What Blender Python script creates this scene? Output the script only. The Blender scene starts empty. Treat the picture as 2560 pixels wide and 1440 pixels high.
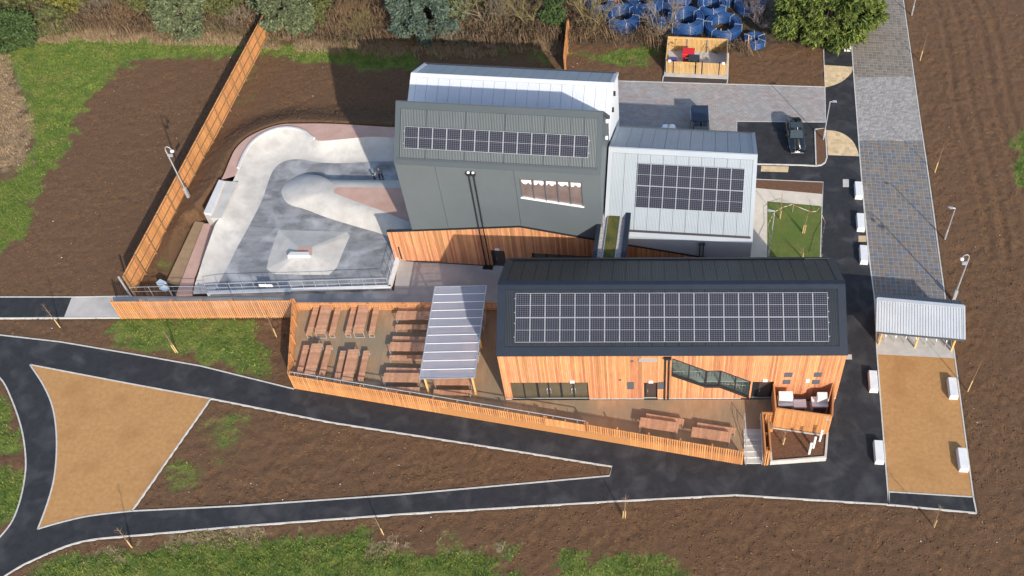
import bpy, bmesh, math, random
import numpy as np
from mathutils import Vector, Matrix
from mathutils.geometry import tessellate_polygon

random.seed(7)
RNG = np.random.default_rng(11)
SC = bpy.context.scene
COL = SC.collection

# ------------------------------------------------------------------ camera
PITCH = math.radians(51.0)
FPX, PX, PY, CAMH = 2544.0, 1620.0, 720.0, 71.3      # focal length and principal point of the 2560 px photograph
cam = bpy.data.cameras.new('camera')
cam_o = bpy.data.objects.new('camera', cam)
COL.objects.link(cam_o)
cam_o.location = (0, 0, CAMH)
cam_o.rotation_euler = (math.pi / 2 - PITCH, 0, 0)
cam.sensor_width = 36.0
cam.lens = FPX / 2560.0 * 36.0
cam.shift_x = (1280.0 - PX) / 2560.0
cam.shift_y = 0.0
cam.clip_start = 0.5
cam.clip_end = 3000.0
SC.camera = cam_o

# ------------------------------------------------------------------ sky and sun
SUN_EL, SUN_AZ = math.radians(26.8), math.radians(28.5)   # azimuth: shadows fall this far left of straight back
SC.world = bpy.data.worlds.new('World')
SC.world.use_nodes = True
wn = SC.world.node_tree
sky = wn.nodes.new('ShaderNodeTexSky')
sky.sky_type = 'NISHITA'
sky.sun_disc = False
sky.sun_elevation = SUN_EL
sky.sun_rotation = math.pi - SUN_AZ
sky.air_density = 1.0
sky.dust_density = 1.2
wn.links.new(sky.outputs[0], wn.nodes['Background'].inputs[0])
wn.nodes['Background'].inputs[1].default_value = 0.15
sun = bpy.data.lights.new('sun', 'SUN')
sun.energy = 3.4
sun.angle = math.radians(0.6)
sun.color = (1.0, 0.93, 0.83)
sun_o = bpy.data.objects.new('sun', sun)
COL.objects.link(sun_o)
sun_o.location = (30, -30, 60)
_d = Vector((-math.sin(SUN_AZ) * math.cos(SUN_EL), math.cos(SUN_AZ) * math.cos(SUN_EL), -math.sin(SUN_EL)))
sun_o.rotation_euler = _d.to_track_quat('-Z', 'Y').to_euler()
SC.view_settings.view_transform = 'Standard'
SC.view_settings.look = 'None'
SC.view_settings.exposure = 0.64
SC.view_settings.gamma = 1.0
SC.view_settings.use_curve_mapping = False

# ------------------------------------------------------------------ survey helpers: photograph -> site plan
_c, _s = math.cos(PITCH), math.sin(PITCH)


def ray(x, y):
    u, v = (x - PX) / FPX, (y - PY) / FPX
    return Vector((u, _c - v * _s, -_s - v * _c))


def P(x, y, z=0.0):
    d = ray(x, y)
    t = (z - CAMH) / d.z
    return Vector((d.x * t, d.y * t, z))


def on_plane(x, y, p0, n):
    d = ray(x, y)
    o = Vector((0, 0, CAMH))
    return o + d * ((p0 - o).dot(n) / d.dot(n))


def PL(pts, z=0.0):
    return [P(a, b, z) for a, b in pts]


# ------------------------------------------------------------------ mesh helpers
class MB:
    def __init__(self):
        self.v, self.f, self.m = [], [], []
        self.k = 0

    def add(self, vs, fs, k=None):
        o = len(self.v)
        self.v += [tuple(p) for p in vs]
        for f in fs:
            self.f.append(tuple(i + o for i in f))
            self.m.append(self.k if k is None else k)
        return self

    def hexa(self, b, t, k=None):
        n = len(b)
        vs = list(b) + list(t)
        fs = [tuple(range(n - 1, -1, -1)), tuple(range(n, 2 * n))]
        for i in range(n):
            j = (i + 1) % n
            fs.append((i, j, n + j, n + i))
        return self.add(vs, fs, k)

    def box(self, x0, y0, z0, x1, y1, z1, k=None):
        b = [(x0, y0, z0), (x1, y0, z0), (x1, y1, z0), (x0, y1, z0)]
        return self.hexa(b, [(a, c, z1) for a, c, _ in b], k)

    def cbox(self, c, sx, sy, sz, k=None):
        return self.box(c[0] - sx / 2, c[1] - sy / 2, c[2] - sz / 2, c[0] + sx / 2, c[1] + sy / 2, c[2] + sz / 2, k)

    def obox(self, o, a, b, c, k=None):
        o, a, b, c = Vector(o), Vector(a), Vector(b), Vector(c)
        q = [o, o + a, o + a + b, o + b]
        return self.hexa(q, [p + c for p in q], k)

    def bar(self, p, q, w, h, up=(0, 0, 1), k=None):
        p, q = Vector(p), Vector(q)
        d = (q - p)
        L = d.length
        d.normalize()
        up = Vector(up)
        if abs(d.dot(up)) > 0.98:
            up = Vector((0, 1, 0))
        s = d.cross(up).normalized()
        t = s.cross(d).normalized()
        return self.obox(p - s * w / 2 - t * h / 2, s * w, t * h, d * L, k)

    def tube(self, pts, r, n=6, k=None, close=False):
        pts = [Vector(p) for p in pts]
        rs = r if isinstance(r, (list, tuple)) else [r] * len(pts)
        vs, fs = [], []
        N = len(pts)
        s = None
        for i, p in enumerate(pts):
            if close:
                d = (pts[(i + 1) % N] - pts[i - 1]).normalized()
            else:
                d = (pts[min(i + 1, N - 1)] - pts[max(i - 1, 0)]).normalized()
            if s is None:
                s = d.cross(Vector((0, 0, 1)))
                if s.length < 1e-3:
                    s = d.cross(Vector((0, 1, 0)))
            s = (s - d * s.dot(d)).normalized()
            t = d.cross(s)
            for j in range(n):
                a = 2 * math.pi * j / n
                vs.append(p + (s * math.cos(a) + t * math.sin(a)) * rs[i])
        for i in range(N if close else N - 1):
            i2 = (i + 1) % N
            for j in range(n):
                j2 = (j + 1) % n
                fs.append((i * n + j, i * n + j2, i2 * n + j2, i2 * n + j))
        if not close:
            fs.append(tuple(range(n - 1, -1, -1)))
            fs.append(tuple((N - 1) * n + j for j in range(n)))
        return self.add(vs, fs, k)

    def lathe(self, c, prof, n=12, k=None):
        c = Vector(c)
        vs, fs = [], []
        for r, z in prof:
            for j in range(n):
                a = 2 * math.pi * j / n
                vs.append((c.x + r * math.cos(a), c.y + r * math.sin(a), c.z + z))
        m = len(prof)
        for i in range(m - 1):
            for j in range(n):
                j2 = (j + 1) % n
                fs.append((i * n + j, i * n + j2, (i + 1) * n + j2, (i + 1) * n + j))
        fs.append(tuple(range(n - 1, -1, -1)))
        fs.append(tuple((m - 1) * n + j for j in range(n)))
        return self.add(vs, fs, k)

    def prism(self, pts, z0, z1, k=None):
        a = sum(pts[i][0] * pts[(i + 1) % len(pts)][1] - pts[(i + 1) % len(pts)][0] * pts[i][1] for i in range(len(pts)))
        if a < 0:
            pts = pts[::-1]
        return self.hexa([(p[0], p[1], z0) for p in pts], [(p[0], p[1], z1) for p in pts], k)


def mesh_from(mb, name, mats):
    me = bpy.data.meshes.new(name)
    me.from_pydata(mb.v, [], mb.f)
    if not isinstance(mats, (list, tuple)):
        mats = [mats]
    for m in mats:
        me.materials.append(m)
    if len(mats) > 1:
        me.polygons.foreach_set('material_index', mb.m)
    me.update()
    return me


def link(name, me, parent=None, loc=(0, 0, 0)):
    o = bpy.data.objects.new(name, me)
    COL.objects.link(o)
    o.location = loc
    if parent is not None:
        o.parent = parent
    return o


def part(name, mb, mats, parent=None, smooth=False, local=False):
    """mb in world coordinates (or in the parent's own frame when local); the origin goes to the middle of the foot."""
    a = np.array(mb.v)
    lo, hi = a.min(0), a.max(0)
    c = np.array([(lo[0] + hi[0]) / 2, (lo[1] + hi[1]) / 2, lo[2]])
    mb.v = [tuple(p) for p in (a - c)]
    me = mesh_from(mb, name, mats)
    if smooth:
        me.polygons.foreach_set('use_smooth', [True] * len(me.polygons))
    loc = Vector(c)
    if parent is not None and not local:
        loc = loc - parent.location
    return link(name, me, parent, loc)


def tag(o, label, cat, group=None):
    o['label'] = label
    o['category'] = cat
    if group:
        o['group'] = group
    return o


def thing(name, label, cat, loc, group=None, rz=0.0):
    o = bpy.data.objects.new(name, None)
    COL.objects.link(o)
    o.empty_display_size = 0.3
    o.location = loc
    o.rotation_euler = (0, 0, rz)
    return tag(o, label, cat, group)


def struct(o):
    o['kind'] = 'structure'
    return o


def copy_tree(o, parent=None):
    q = o.copy()
    COL.objects.link(q)
    if parent is not None:
        q.parent = parent
    for ch in list(o.children):
        copy_tree(ch, q)
    return q


def np_mesh(name, verts, faces, mat, smooth=False):
    """fast mesh from numpy arrays, all faces with the same corner count"""
    me = bpy.data.meshes.new(name)
    n, k = faces.shape
    me.vertices.add(len(verts))
    me.vertices.foreach_set('co', np.ascontiguousarray(verts, dtype=np.float32).ravel())
    me.loops.add(n * k)
    me.loops.foreach_set('vertex_index', np.ascontiguousarray(faces, dtype=np.int32).ravel())
    me.polygons.add(n)
    me.polygons.foreach_set('loop_start', np.arange(0, n * k, k, dtype=np.int32))
    if smooth:
        me.polygons.foreach_set('use_smooth', np.ones(n, dtype=bool))
    me.materials.append(mat)
    me.update(calc_edges=True)
    return me


# ------------------------------------------------------------------ materials
def mat(name, c1, c2=None, scale=1.0, rough=0.8, metal=0.0, bump=None, rand=0.0, isl=0.0, coord='pos',
        stretch=(1, 1, 1), detail=4.0, spec=0.5, c3=None, scale3=0.2, f3=(0.45, 0.6), dist=0.0):
    m = bpy.data.materials.new(name)
    m.use_nodes = True
    nt = m.node_tree
    N, L = nt.nodes, nt.links
    b = N['Principled BSDF']
    b.inputs['Roughness'].default_value = rough
    b.inputs['Metallic'].default_value = metal
    b.inputs['Specular IOR Level'].default_value = spec
    if coord == 'pos':
        src = N.new('ShaderNodeNewGeometry').outputs['Position']
    else:
        src = N.new('ShaderNodeTexCoord').outputs['Object']
    mp = N.new('ShaderNodeMapping')
    mp.inputs['Scale'].default_value = stretch
    L.new(src, mp.inputs[0])
    vec = mp.outputs[0]
    if rand and coord == 'obj':
        oi = N.new('ShaderNodeObjectInfo')
        mul = N.new('ShaderNodeMath')
        mul.operation = 'MULTIPLY'
        mul.inputs[1].default_value = 57.0
        L.new(oi.outputs['Random'], mul.inputs[0])
        L.new(mul.outputs[0], mp.inputs['Location'])
    col = None
    if c2 is not None:
        nz = N.new('ShaderNodeTexNoise')
        nz.inputs['Scale'].default_value = scale
        nz.inputs['Detail'].default_value = detail
        nz.inputs['Roughness'].default_value = 0.65
        nz.inputs['Distortion'].default_value = dist
        L.new(vec, nz.inputs[0])
        rp = N.new('ShaderNodeValToRGB')
        rp.color_ramp.elements[0].position = 0.32
        rp.color_ramp.elements[1].position = 0.68
        rp.color_ramp.elements[0].color = (*c1, 1)
        rp.color_ramp.elements[1].color = (*c2, 1)
        L.new(nz.outputs[0], rp.inputs[0])
        col = rp.outputs[0]
    else:
        rgb = N.new('ShaderNodeRGB')
        rgb.outputs[0].default_value = (*c1, 1)
        col = rgb.outputs[0]
    if c3 is not None:
        n3 = N.new('ShaderNodeTexNoise')
        n3.inputs['Scale'].default_value = scale3
        n3.inputs['Detail'].default_value = 6
        n3.inputs['Distortion'].default_value = dist
        L.new(src, n3.inputs[0])
        r3 = N.new('ShaderNodeMapRange')
        r3.inputs[1].default_value, r3.inputs[2].default_value = f3
        L.new(n3.outputs[0], r3.inputs[0])
        mx = N.new('ShaderNodeMix')
        mx.data_type = 'RGBA'
        L.new(r3.outputs[0], mx.inputs[0])
        L.new(col, mx.inputs[6])
        mx.inputs[7].default_value = (*c3, 1)
        col = mx.outputs[2]
    for amt, out in ((rand, 'obj'), (isl, 'isl')):
        if amt:
            if out == 'obj':
                r = N.new('ShaderNodeObjectInfo').outputs['Random']
            else:
                r = N.new('ShaderNodeNewGeometry').outputs['Random Per Island']
            mr = N.new('ShaderNodeMapRange')
            mr.inputs[3].default_value = 1 - amt
            mr.inputs[4].default_value = 1 + amt
            L.new(r, mr.inputs[0])
            hs = N.new('ShaderNodeHueSaturation')
            L.new(mr.outputs[0], hs.inputs['Value'])
            mh = N.new('ShaderNodeMapRange')
            mh.inputs[3].default_value = 0.5 - amt * 0.025
            mh.inputs[4].default_value = 0.5 + amt * 0.025
            ml = N.new('ShaderNodeMath')
            ml.operation = 'MULTIPLY'
            ml.inputs[1].default_value = 7.31
            fr = N.new('ShaderNodeMath')
            fr.operation = 'FRACT'
            L.new(r, ml.inputs[0])
            L.new(ml.outputs[0], fr.inputs[0])
            L.new(fr.outputs[0], mh.inputs[0])
            L.new(mh.outputs[0], hs.inputs['Hue'])
            L.new(col, hs.inputs['Color'])
            col = hs.outputs[0]
    L.new(col, b.inputs['Base Color'])
    if bump:
        prev = None
        for bs, bst in (bump if isinstance(bump, list) else [bump]):
            bn = N.new('ShaderNodeTexNoise')
            bn.inputs['Scale'].default_value = bs
            bn.inputs['Detail'].default_value = 5
            bn.inputs['Roughness'].default_value = 0.6
            L.new(vec, bn.inputs[0])
            bp = N.new('ShaderNodeBump')
            bp.inputs['Strength'].default_value = min(bst, 1.0)
            bp.inputs['Distance'].default_value = 0.1 * max(bst, 1.0) if bst > 1 else 0.05
            L.new(bn.outputs[0], bp.inputs['Height'])
            if prev:
                L.new(prev, bp.inputs['Normal'])
            prev = bp.outputs[0]
        L.new(prev, b.inputs['Normal'])
    m['col'] = 0
    return m


def ribbed(name, c1, c2, direction, pitch, rough=0.4, strength=0.35, metal=0.0, spec=0.5):
    """coated sheet with fine ribs across `direction`"""
    m = mat(name, c1, c2, scale=0.35, rough=rough, metal=metal, spec=spec)
    nt = m.node_tree
    N, L = nt.nodes, nt.links
    g = N.new('ShaderNodeNewGeometry')
    dp = N.new('ShaderNodeVectorMath')
    dp.operation = 'DOT_PRODUCT'
    dp.inputs[1].default_value = direction
    L.new(g.outputs['Position'], dp.inputs[0])
    ml = N.new('ShaderNodeMath')
    ml.operation = 'MULTIPLY'
    ml.inputs[1].default_value = 2 * math.pi / pitch
    L.new(dp.outputs['Value'], ml.inputs[0])
    sn = N.new('ShaderNodeMath')
    sn.operation = 'SINE'
    L.new(ml.outputs[0], sn.inputs[0])
    bp = N.new('ShaderNodeBump')
    bp.inputs['Strength'].default_value = strength
    bp.inputs['Distance'].default_value = 0.02
    L.new(sn.outputs[0], bp.inputs['Height'])
    L.new(bp.outputs[0], N['Principled BSDF'].inputs['Normal'])
    return m


def glass_mat(name, tint=(0.75, 0.85, 0.85), alpha=0.35, rough=0.05):
    m = bpy.data.materials.new(name)
    m.use_nodes = True
    N, L = m.node_tree.nodes, m.node_tree.links
    b = N['Principled BSDF']
    b.inputs['Base Color'].default_value = (*tint, 1)
    b.inputs['Roughness'].default_value = rough
    b.inputs['Alpha'].default_value = alpha
    return m


WX = 0.5
T = {}
T['tarmac'] = mat('tarmac', (0.012, 0.0125, 0.016), (0.026, 0.026, 0.030), 1.6, rough=0.82, bump=(45, 0.5), c3=(0.066, 0.064, 0.067), scale3=0.55, f3=(0.50, 0.82), detail=10, dist=.5)
T['kerb'] = mat('kerb_concrete', (0.42, 0.40, 0.37), (0.56, 0.54, 0.50), 3, rough=0.85)
T['sand'] = mat('buff_gravel', (0.37, 0.188, 0.064), (0.46, 0.252, 0.098), 3.0, rough=0.95, bump=[(1.2, 0.4), (25, 0.5)], c3=(0.31, 0.15, 0.050), scale3=0.35, f3=(0.50, 0.78), detail=8)
T['concrete'] = mat('concrete', (0.40, 0.38, 0.35), (0.50, 0.48, 0.45), 1.2, rough=0.85, bump=(20, 0.15))
T['concourse'] = mat('concourse_concrete', (0.40, 0.37, 0.34), (0.48, 0.45, 0.42), 0.8, rough=0.85, bump=(20, 0.15), c3=(0.34, 0.32, 0.30), scale3=0.3)
T['beige'] = mat('beige_concrete', (0.50, 0.44, 0.36), (0.60, 0.53, 0.45), 1.0, rough=0.85)
T['timber'] = mat('larch_cladding', (0.44, 0.172, 0.070), (0.58, 0.282, 0.142), 2.2, rough=0.62, rand=0.30, isl=0.24, coord='obj', stretch=(6, 6, 0.35), bump=(9, 0.12))
T['slat'] = mat('larch_slat', (0.50, 0.205, 0.066), (0.61, 0.30, 0.122), 3, rough=0.65, rand=0.2, coord='obj', stretch=(6, 6, 0.6))
T['slat_yellow'] = mat('pine_slat', (0.52, 0.31, 0.11), (0.62, 0.40, 0.165), 3, rough=0.65, rand=0.12, coord='obj', stretch=(6, 6, 0.6))
T['post'] = mat('fence_post', (0.42, 0.175, 0.055), (0.50, 0.23, 0.085), 3, rough=0.7, coord='obj', rand=0.1, stretch=(5, 5, 0.7))
T['deck'] = mat('deck_boards', (0.30, 0.185, 0.098), (0.40, 0.262, 0.15), 1.1, rough=0.6, isl=0.15, stretch=(2, 0.5, 1), c3=(0.25, 0.195, 0.125), scale3=0.28, f3=(0.45, 0.7))
T['table'] = mat('hardwood_slats', (0.45, 0.215, 0.118), (0.57, 0.30, 0.175), 2.5, rough=0.6, isl=0.14, coord='obj', stretch=(1, 1, 1))
T['galv'] = mat('galvanised_steel', (0.55, 0.57, 0.60), (0.66, 0.68, 0.70), 4, rough=0.4, metal=0.6)
T['white'] = mat('white_paint', (0.80, 0.80, 0.79), None, rough=0.5)
T['block'] = mat('white_concrete', (0.60, 0.60, 0.60), (0.70, 0.70, 0.69), 1.6, rough=0.8, bump=(18, 0.2))
T['dark'] = mat('dark_frame', (0.018, 0.019, 0.022), None, rough=0.45)
T['black'] = mat('black_plastic', (0.012, 0.012, 0.013), None, rough=0.5)
T['vent'] = mat('grey_vent', (0.075, 0.09, 0.105), None, rough=0.5)
T['glass'] = glass_mat('window_glass', (0.06, 0.085, 0.078), 0.30, 0.03)
T['poly'] = glass_mat('polycarbonate', (0.44, 0.45, 0.52), 0.50, 0.22)
T['membrane'] = mat('wall_core', (0.03, 0.03, 0.03), None, rough=0.9)
T['soil_bark'] = mat('bark_mulch', (0.085, 0.038, 0.018), (0.17, 0.085, 0.045), 9, rough=0.95, bump=[(9, 0.9), (30, 0.6)], detail=8)
T['pebble'] = mat('pebbles', (0.25, 0.22, 0.21), (0.62, 0.58, 0.55), 9, rough=0.8, bump=(14, 0.8))
T['navy'] = mat('navy_capping', (0.012, 0.017, 0.028), (0.017, 0.023, 0.036), 0.6, rough=0.42)
T['inside'] = mat('interior_plaster', (0.42, 0.40, 0.33), (0.46, 0.44, 0.37), 0.5, rough=0.8)

# ------------------------------------------------------------------ plan polygons (from the photograph, ground level)
def dens(pts, n=8, closed=False):
    """Catmull-Rom through the points"""
    out = []
    N = len(pts)
    rng = range(N if closed else N - 1)
    for i in rng:
        p1, p2 = pts[i % N], pts[(i + 1) % N]
        p0 = pts[(i - 1) % N] if closed or i > 0 else p1
        p3 = pts[(i + 2) % N] if closed or i + 2 < N else p2
        for k in range(n):
            t = k / n
            a = 2 * t ** 3 - 3 * t ** 2 + 1
            b = t ** 3 - 2 * t ** 2 + t
            c = -2 * t ** 3 + 3 * t ** 2
            d = t ** 3 - t ** 2
            out.append(tuple(a * p1[j] + b * 0.5 * (p2[j] - p0[j]) + c * p2[j] + d * 0.5 * (p3[j] - p1[j]) for j in (0, 1)))
    if not closed:
        out.append(tuple(pts[-1]))
    return out


LOOP_OUT = dens([(-60, 905), (0, 945), (30, 1000), (55, 1075), (65, 1150), (60, 1210), (45, 1270), (20, 1320), (-40, 1385)], 5)
SAND_W = dens([(75, 912), (108, 962), (130, 1012), (140, 1065), (142, 1130), (135, 1200), (117, 1265), (95, 1323)], 5)
SAND_S = dens([(95, 1323), (150, 1307), (225, 1290), (330, 1278)], 4)
SAND_N = [(527, 997), (300, 955), (75, 912)]
SOIL_N = [(527, 997), (830, 1057), (1250, 1122), (1530, 1167)]
SOIL_S = [(1524, 1190), (1000, 1237), (600, 1265), (330, 1278)]
N_EDGE = [(-60, 830), (0, 838), (150, 855), (340, 887), (500, 915), (735, 973)]
S_EDGE = dens([(2441, 1283), (2222, 1262), (1840, 1238), (1530, 1254), (1000, 1286), (600, 1316), (340, 1339)], 1) + dens([(340, 1339), (235, 1349), (165, 1366), (90, 1398), (45, 1420), (-40, 1475)], 4)[1:]
ROAD_L = [(2117, -60), (2128, 100), (2135, 200), (2145, 330), (2150, 400), (2160, 520), (2172, 640), (2186, 745), (2192, 880), (2205, 1050), (2222, 1262)]
ROAD_R = [(2249, -60), (2258, 0), (2272, 100), (2286, 200), (2300, 300), (2315, 400), (2332, 520), (2348, 640), (2363, 748)]
CAR_BED = [(2037, 325), (2063, 322), (2067, 395), (2063, 407), (2053, 414), (2040, 416)]
# tarmac: one sheet, holes for the buff apron with the soil wedge, and the small planting bed
TAR_OUT = (N_EDGE + [(1300, 940), (2000, 800), (2050, 648), (2058, 457), (1870, 449), (1870, 412), (1842, 400), (1842, 304), (2064, 306),
                     (2062, 218), (2059, 130), (2052, -60)] + ROAD_L + S_EDGE[1:] + [(-60, 1490), (-60, 1400)] + LOOP_OUT[::-1])
TAR_HOLE = SAND_W + SAND_S[1:] + SOIL_S[::-1] + SOIL_N[::-1][0:] + [(300, 955)]


def poly_sheet(name, outer, holes, z, m, thick=0.12):
    rings = [[Vector((p.x, p.y, 0)) for p in outer]] + [[Vector((p.x, p.y, 0)) for p in h] for h in holes]
    tri = tessellate_polygon(rings)
    flat = [p for r in rings for p in r]
    mb = MB()
    n = len(flat)
    vs = [(p.x, p.y, z) for p in flat] + [(p.x, p.y, z - thick) for p in flat]
    fs = []
    for t in tri:
        a, b, c = (flat[i] for i in t)
        up = (b - a).cross(c - a).z > 0
        fs.append(tuple(t) if up else tuple(reversed(t)))
    o = 0
    for r in rings:
        for i in range(len(r)):
            j = (i + 1) % len(r)
            fs.append((o + i, o + j, n + o + j, n + o + i))
        o += len(r)
    mb.add(vs, fs)
    return struct(part(name, mb, m))


def kerb(pts, w=0.11, z0=-0.1, z1=0.06, m=None, name='kerb', closed=False):
    pts = [Vector((p[0], p[1], 0)) for p in pts]
    N = len(pts)
    L, R = [], []
    for i, p in enumerate(pts):
        if closed:
            d = (pts[(i + 1) % N] - pts[i - 1])
        else:
            d = (pts[min(i + 1, N - 1)] - pts[max(i - 1, 0)])
        d.normalize()
        s = Vector((-d.y, d.x, 0)) * w / 2
        L.append(p + s)
        R.append(p - s)
    mb = MB()
    for i in range(N if closed else N - 1):
        j = (i + 1) % N
        q = [R[i], R[j], L[j], L[i]]
        mb.hexa([(a.x, a.y, z0) for a in q], [(a.x, a.y, z1) for a in q])
    return struct(part(name, mb, m or T['kerb']))


poly_sheet('path', PL(TAR_OUT), [PL(TAR_HOLE)], 0.03, T['tarmac'])
SAND_POLY = SAND_W + SAND_S[1:] + [SAND_N[0], SAND_N[1]]
poly_sheet('gravel_area', PL(SAND_POLY), [], 0.034, T['sand'])
for ln in (N_EDGE, SAND_W, SAND_S + SOIL_S[::-1][1:] + [SOIL_N[-1]] + SOIL_N[::-1][1:] + SAND_N[1:], [(330, 1278), (527, 997)], S_EDGE, LOOP_OUT,
           [(2222, 1231), (2222, 1262)]):
    kerb(PL(ln))
# left arm of the concourse
poly_sheet('path', PL([(-60, 743), (180, 743), (160, 795), (-60, 796)]), [], 0.03, T['tarmac'])
poly_sheet('pavement', PL([(180, 743), (320, 741), (525, 741), (985, 727), (997, 648), (1300, 667), (2085, 690), (2085, 720), (1240, 800), (1240, 790), (745, 790), (160, 795)]), [], 0.036, T['concourse'])
kerb(PL([(-60, 796), (160, 795), (300, 794)]))
kerb(PL([(-60, 743), (180, 743), (330, 741)]))

# right-hand side
poly_sheet('gravel_area', PL([(2193, 886), (2385, 896), (2433, 1243), (2222, 1230)]), [], 0.034, T['sand'])
poly_sheet('path', PL([(2222, 1230), (2433, 1243), (2441, 1283), (2222, 1262)]), [], 0.038, T['tarmac'])
poly_sheet('pavement', PL([(2187, 747), (2363, 748), (2385, 896), (2193, 886)]), [], 0.042, T['concrete'])
kerb(PL([(2222, 1230), (2433, 1243)]), w=0.1)
kerb(PL(ROAD_L))
kerb(PL(ROAD_R + [(2385, 880), (2433, 1243), (2441, 1283)]))
poly_sheet('road', PL(ROAD_L[:8] + ROAD_R[::-1]), [], 0.02, mat('paver_joint_grit', (0.34, 0.335, 0.33), (0.41, 0.40, 0.39), 2, rough=0.9))
poly_sheet('parking_aisle', PL([(1500, 200), (2062, 218), (2064, 306), (1842, 304), (1842, 420), (1500, 420)]), [], 0.024,
           mat('aisle_joint_grit', (0.24, 0.215, 0.205), (0.30, 0.275, 0.265), 2, rough=0.9))
kerb(PL([(1546, 203), (2062, 218), (2059, 130), (2052, -60)]))
kerb(PL([(2062, 218), (2064, 306), (1842, 304), (1842, 400)]), z1=0.045)
kerb(PL([(1870, 411), (2000, 414), (2040, 416)] + CAR_BED[::-1][:-1] + [CAR_BED[0]]), z1=0.12, w=0.13)
kerb(PL([CAR_BED[0], CAR_BED[-1]]), z1=0.12, w=0.13)
poly_sheet('planting_bed', PL(CAR_BED), [], 0.09, T['soil_bark'])
poly_sheet('planting_bed', PL([(1870, 449), (2058, 457), (2057, 486), (1870, 469)]), [], 0.05, T['soil_bark'])
poly_sheet('pavement', PL([(1870, 469), (2057, 486), (2055, 516), (1918, 504), (1918, 690), (1860, 690)]), [], 0.044, T['beige'])
T['turf'] = mat('striped_turf', (0.075, 0.105, 0.018), (0.125, 0.145, 0.030), 1.6, rough=0.95, bump=[(14, 0.9)], c3=(0.08, 0.125, 0.018), scale3=0.6, detail=8)
poly_sheet('lawn', PL([(1918, 504), (2055, 516), (2049, 690), (1918, 690)]), [], 0.05, T['turf'])
kerb(PL([(1870, 448), (2058, 456), (2055, 520), (2049, 690)]), w=0.08)
# tan slabs: two rounded corners and a strip
ARC1 = [(2060, 163), (2133, 168)] + dens([(2133, 168), (2127, 184), (2108, 202), (2085, 213), (2062, 219)], 5)[1:]
ARC2 = [(2066, 326)] + dens([(2066, 326), (2092, 329), (2118, 341), (2137, 362), (2148, 391)], 5)[1:] + [(2070, 388)]
ST3 = [(1903, 415), (1972, 417), (1970, 431), (1902, 429)]
T['tan'] = mat('buff_slab', (0.50, 0.36, 0.20), (0.62, 0.47, 0.28), 1.5, rough=0.85, rand=0.16)
T['tan_joint'] = mat('buff_joint', (0.55, 0.44, 0.30), None, rough=0.9)


def inside(pt, poly):
    x, y = pt[0], pt[1]
    r = False
    j = len(poly) - 1
    for i in range(len(poly)):
        a, b = poly[i], poly[j]
        if (a[1] > y) != (b[1] > y) and x < (b[0] - a[0]) * (y - a[1]) / (b[1] - a[1]) + a[0]:
            r = not r
        j = i
    return r


def clip_rect(poly, x0, y0, x1, y1):
    """Sutherland-Hodgman clip of a polygon to a rectangle"""
    def cut(ps, f, g):
        out = []
        for i in range(len(ps)):
            a, b = ps[i - 1], ps[i]
            fa, fb = f(a), f(b)
            if fa >= 0:
                out.append(a)
            if (fa >= 0) != (fb >= 0):
                t = fa / (fa - fb)
                out.append((a[0] + (b[0] - a[0]) * t, a[1] + (b[1] - a[1]) * t))
        return out
    ps = [(p[0], p[1]) for p in poly]
    for f in (lambda p: p[0] - x0, lambda p: x1 - p[0], lambda p: p[1] - y0, lambda p: y1 - p[1]):
        ps = cut(ps, f, None)
        if len(ps) < 3:
            return []
    return ps


def area2(ps):
    return abs(sum(ps[i - 1][0] * ps[i][1] - ps[i][0] * ps[i - 1][1] for i in range(len(ps)))) / 2


def slab_field(base, poly, sx, sy, gap, z, h, m, name, ang=0.0, stag=0.0):
    """individual slabs clipped to a polygon, children of base"""
    ca, sa = math.cos(-ang), math.sin(-ang)
    loc = [(p[0] * ca - p[1] * sa, p[0] * sa + p[1] * ca) for p in poly]
    xs, ys = [p[0] for p in loc], [p[1] for p in loc]
    n = 0
    y = min(ys)
    row = 0
    while y < max(ys):
        x = min(xs) - (stag * sx if row % 2 else 0)
        while x < max(xs):
            q = clip_rect(loc, x + gap / 2, y + gap / 2, x + sx - gap / 2, y + sy - gap / 2)
            if q and area2(q) > 0.02 * sx * sy:
                w = [(a * ca + b * sa, -a * sa + b * ca) for a, b in q]
                part(name, MB().prism(w, z, z + h), m, base)
                n += 1
            x += sx
        y += sy
        row += 1
    return n


for poly in (ARC1, ARC2, ST3):
    b = poly_sheet('tactile_paving', PL(poly), [], 0.036, T['tan_joint'])
    slab_field(b, PL(poly), 0.45, 0.42, 0.03, 0.036, 0.012, T['tan'], 'slab', stag=0.5)

# ------------------------------------------------------------------ paved road: three fields of pavers
T['paver_brown'] = mat('brown_paver', (0.145, 0.118, 0.096), (0.192, 0.162, 0.137), 2.5, rough=0.85, rand=0.12, isl=0.12, bump=(22, 0.3))
T['paver_grey'] = mat('grey_paver', (0.118, 0.120, 0.128), (0.165, 0.168, 0.176), 2.5, rough=0.85, rand=0.12, isl=0.12, bump=(22, 0.3))
T['paver_light'] = mat('light_paver', (0.235, 0.22, 0.205), (0.34, 0.32, 0.305), 3, rough=0.85, isl=0.22, bump=(22, 0.3))
T['paver_tan'] = mat('tan_paver', (0.165, 0.135, 0.108), (0.22, 0.185, 0.152), 3, rough=0.85, isl=0.2, bump=(22, 0.3))


def lerp_line(pts, y):
    for a, b in zip(pts[:-1], pts[1:]):
        if a[1] <= y <= b[1]:
            t = (y - a[1]) / (b[1] - a[1])
            return (a[0] + (b[0] - a[0]) * t, y)
    return pts[-1]


road = [o for o in COL.objects if o.name.startswith('road')][0]
DL = P(*ROAD_L[7]) - P(*ROAD_L[0])
road_ang = math.atan2(DL.y, DL.x) + math.pi / 2


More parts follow.
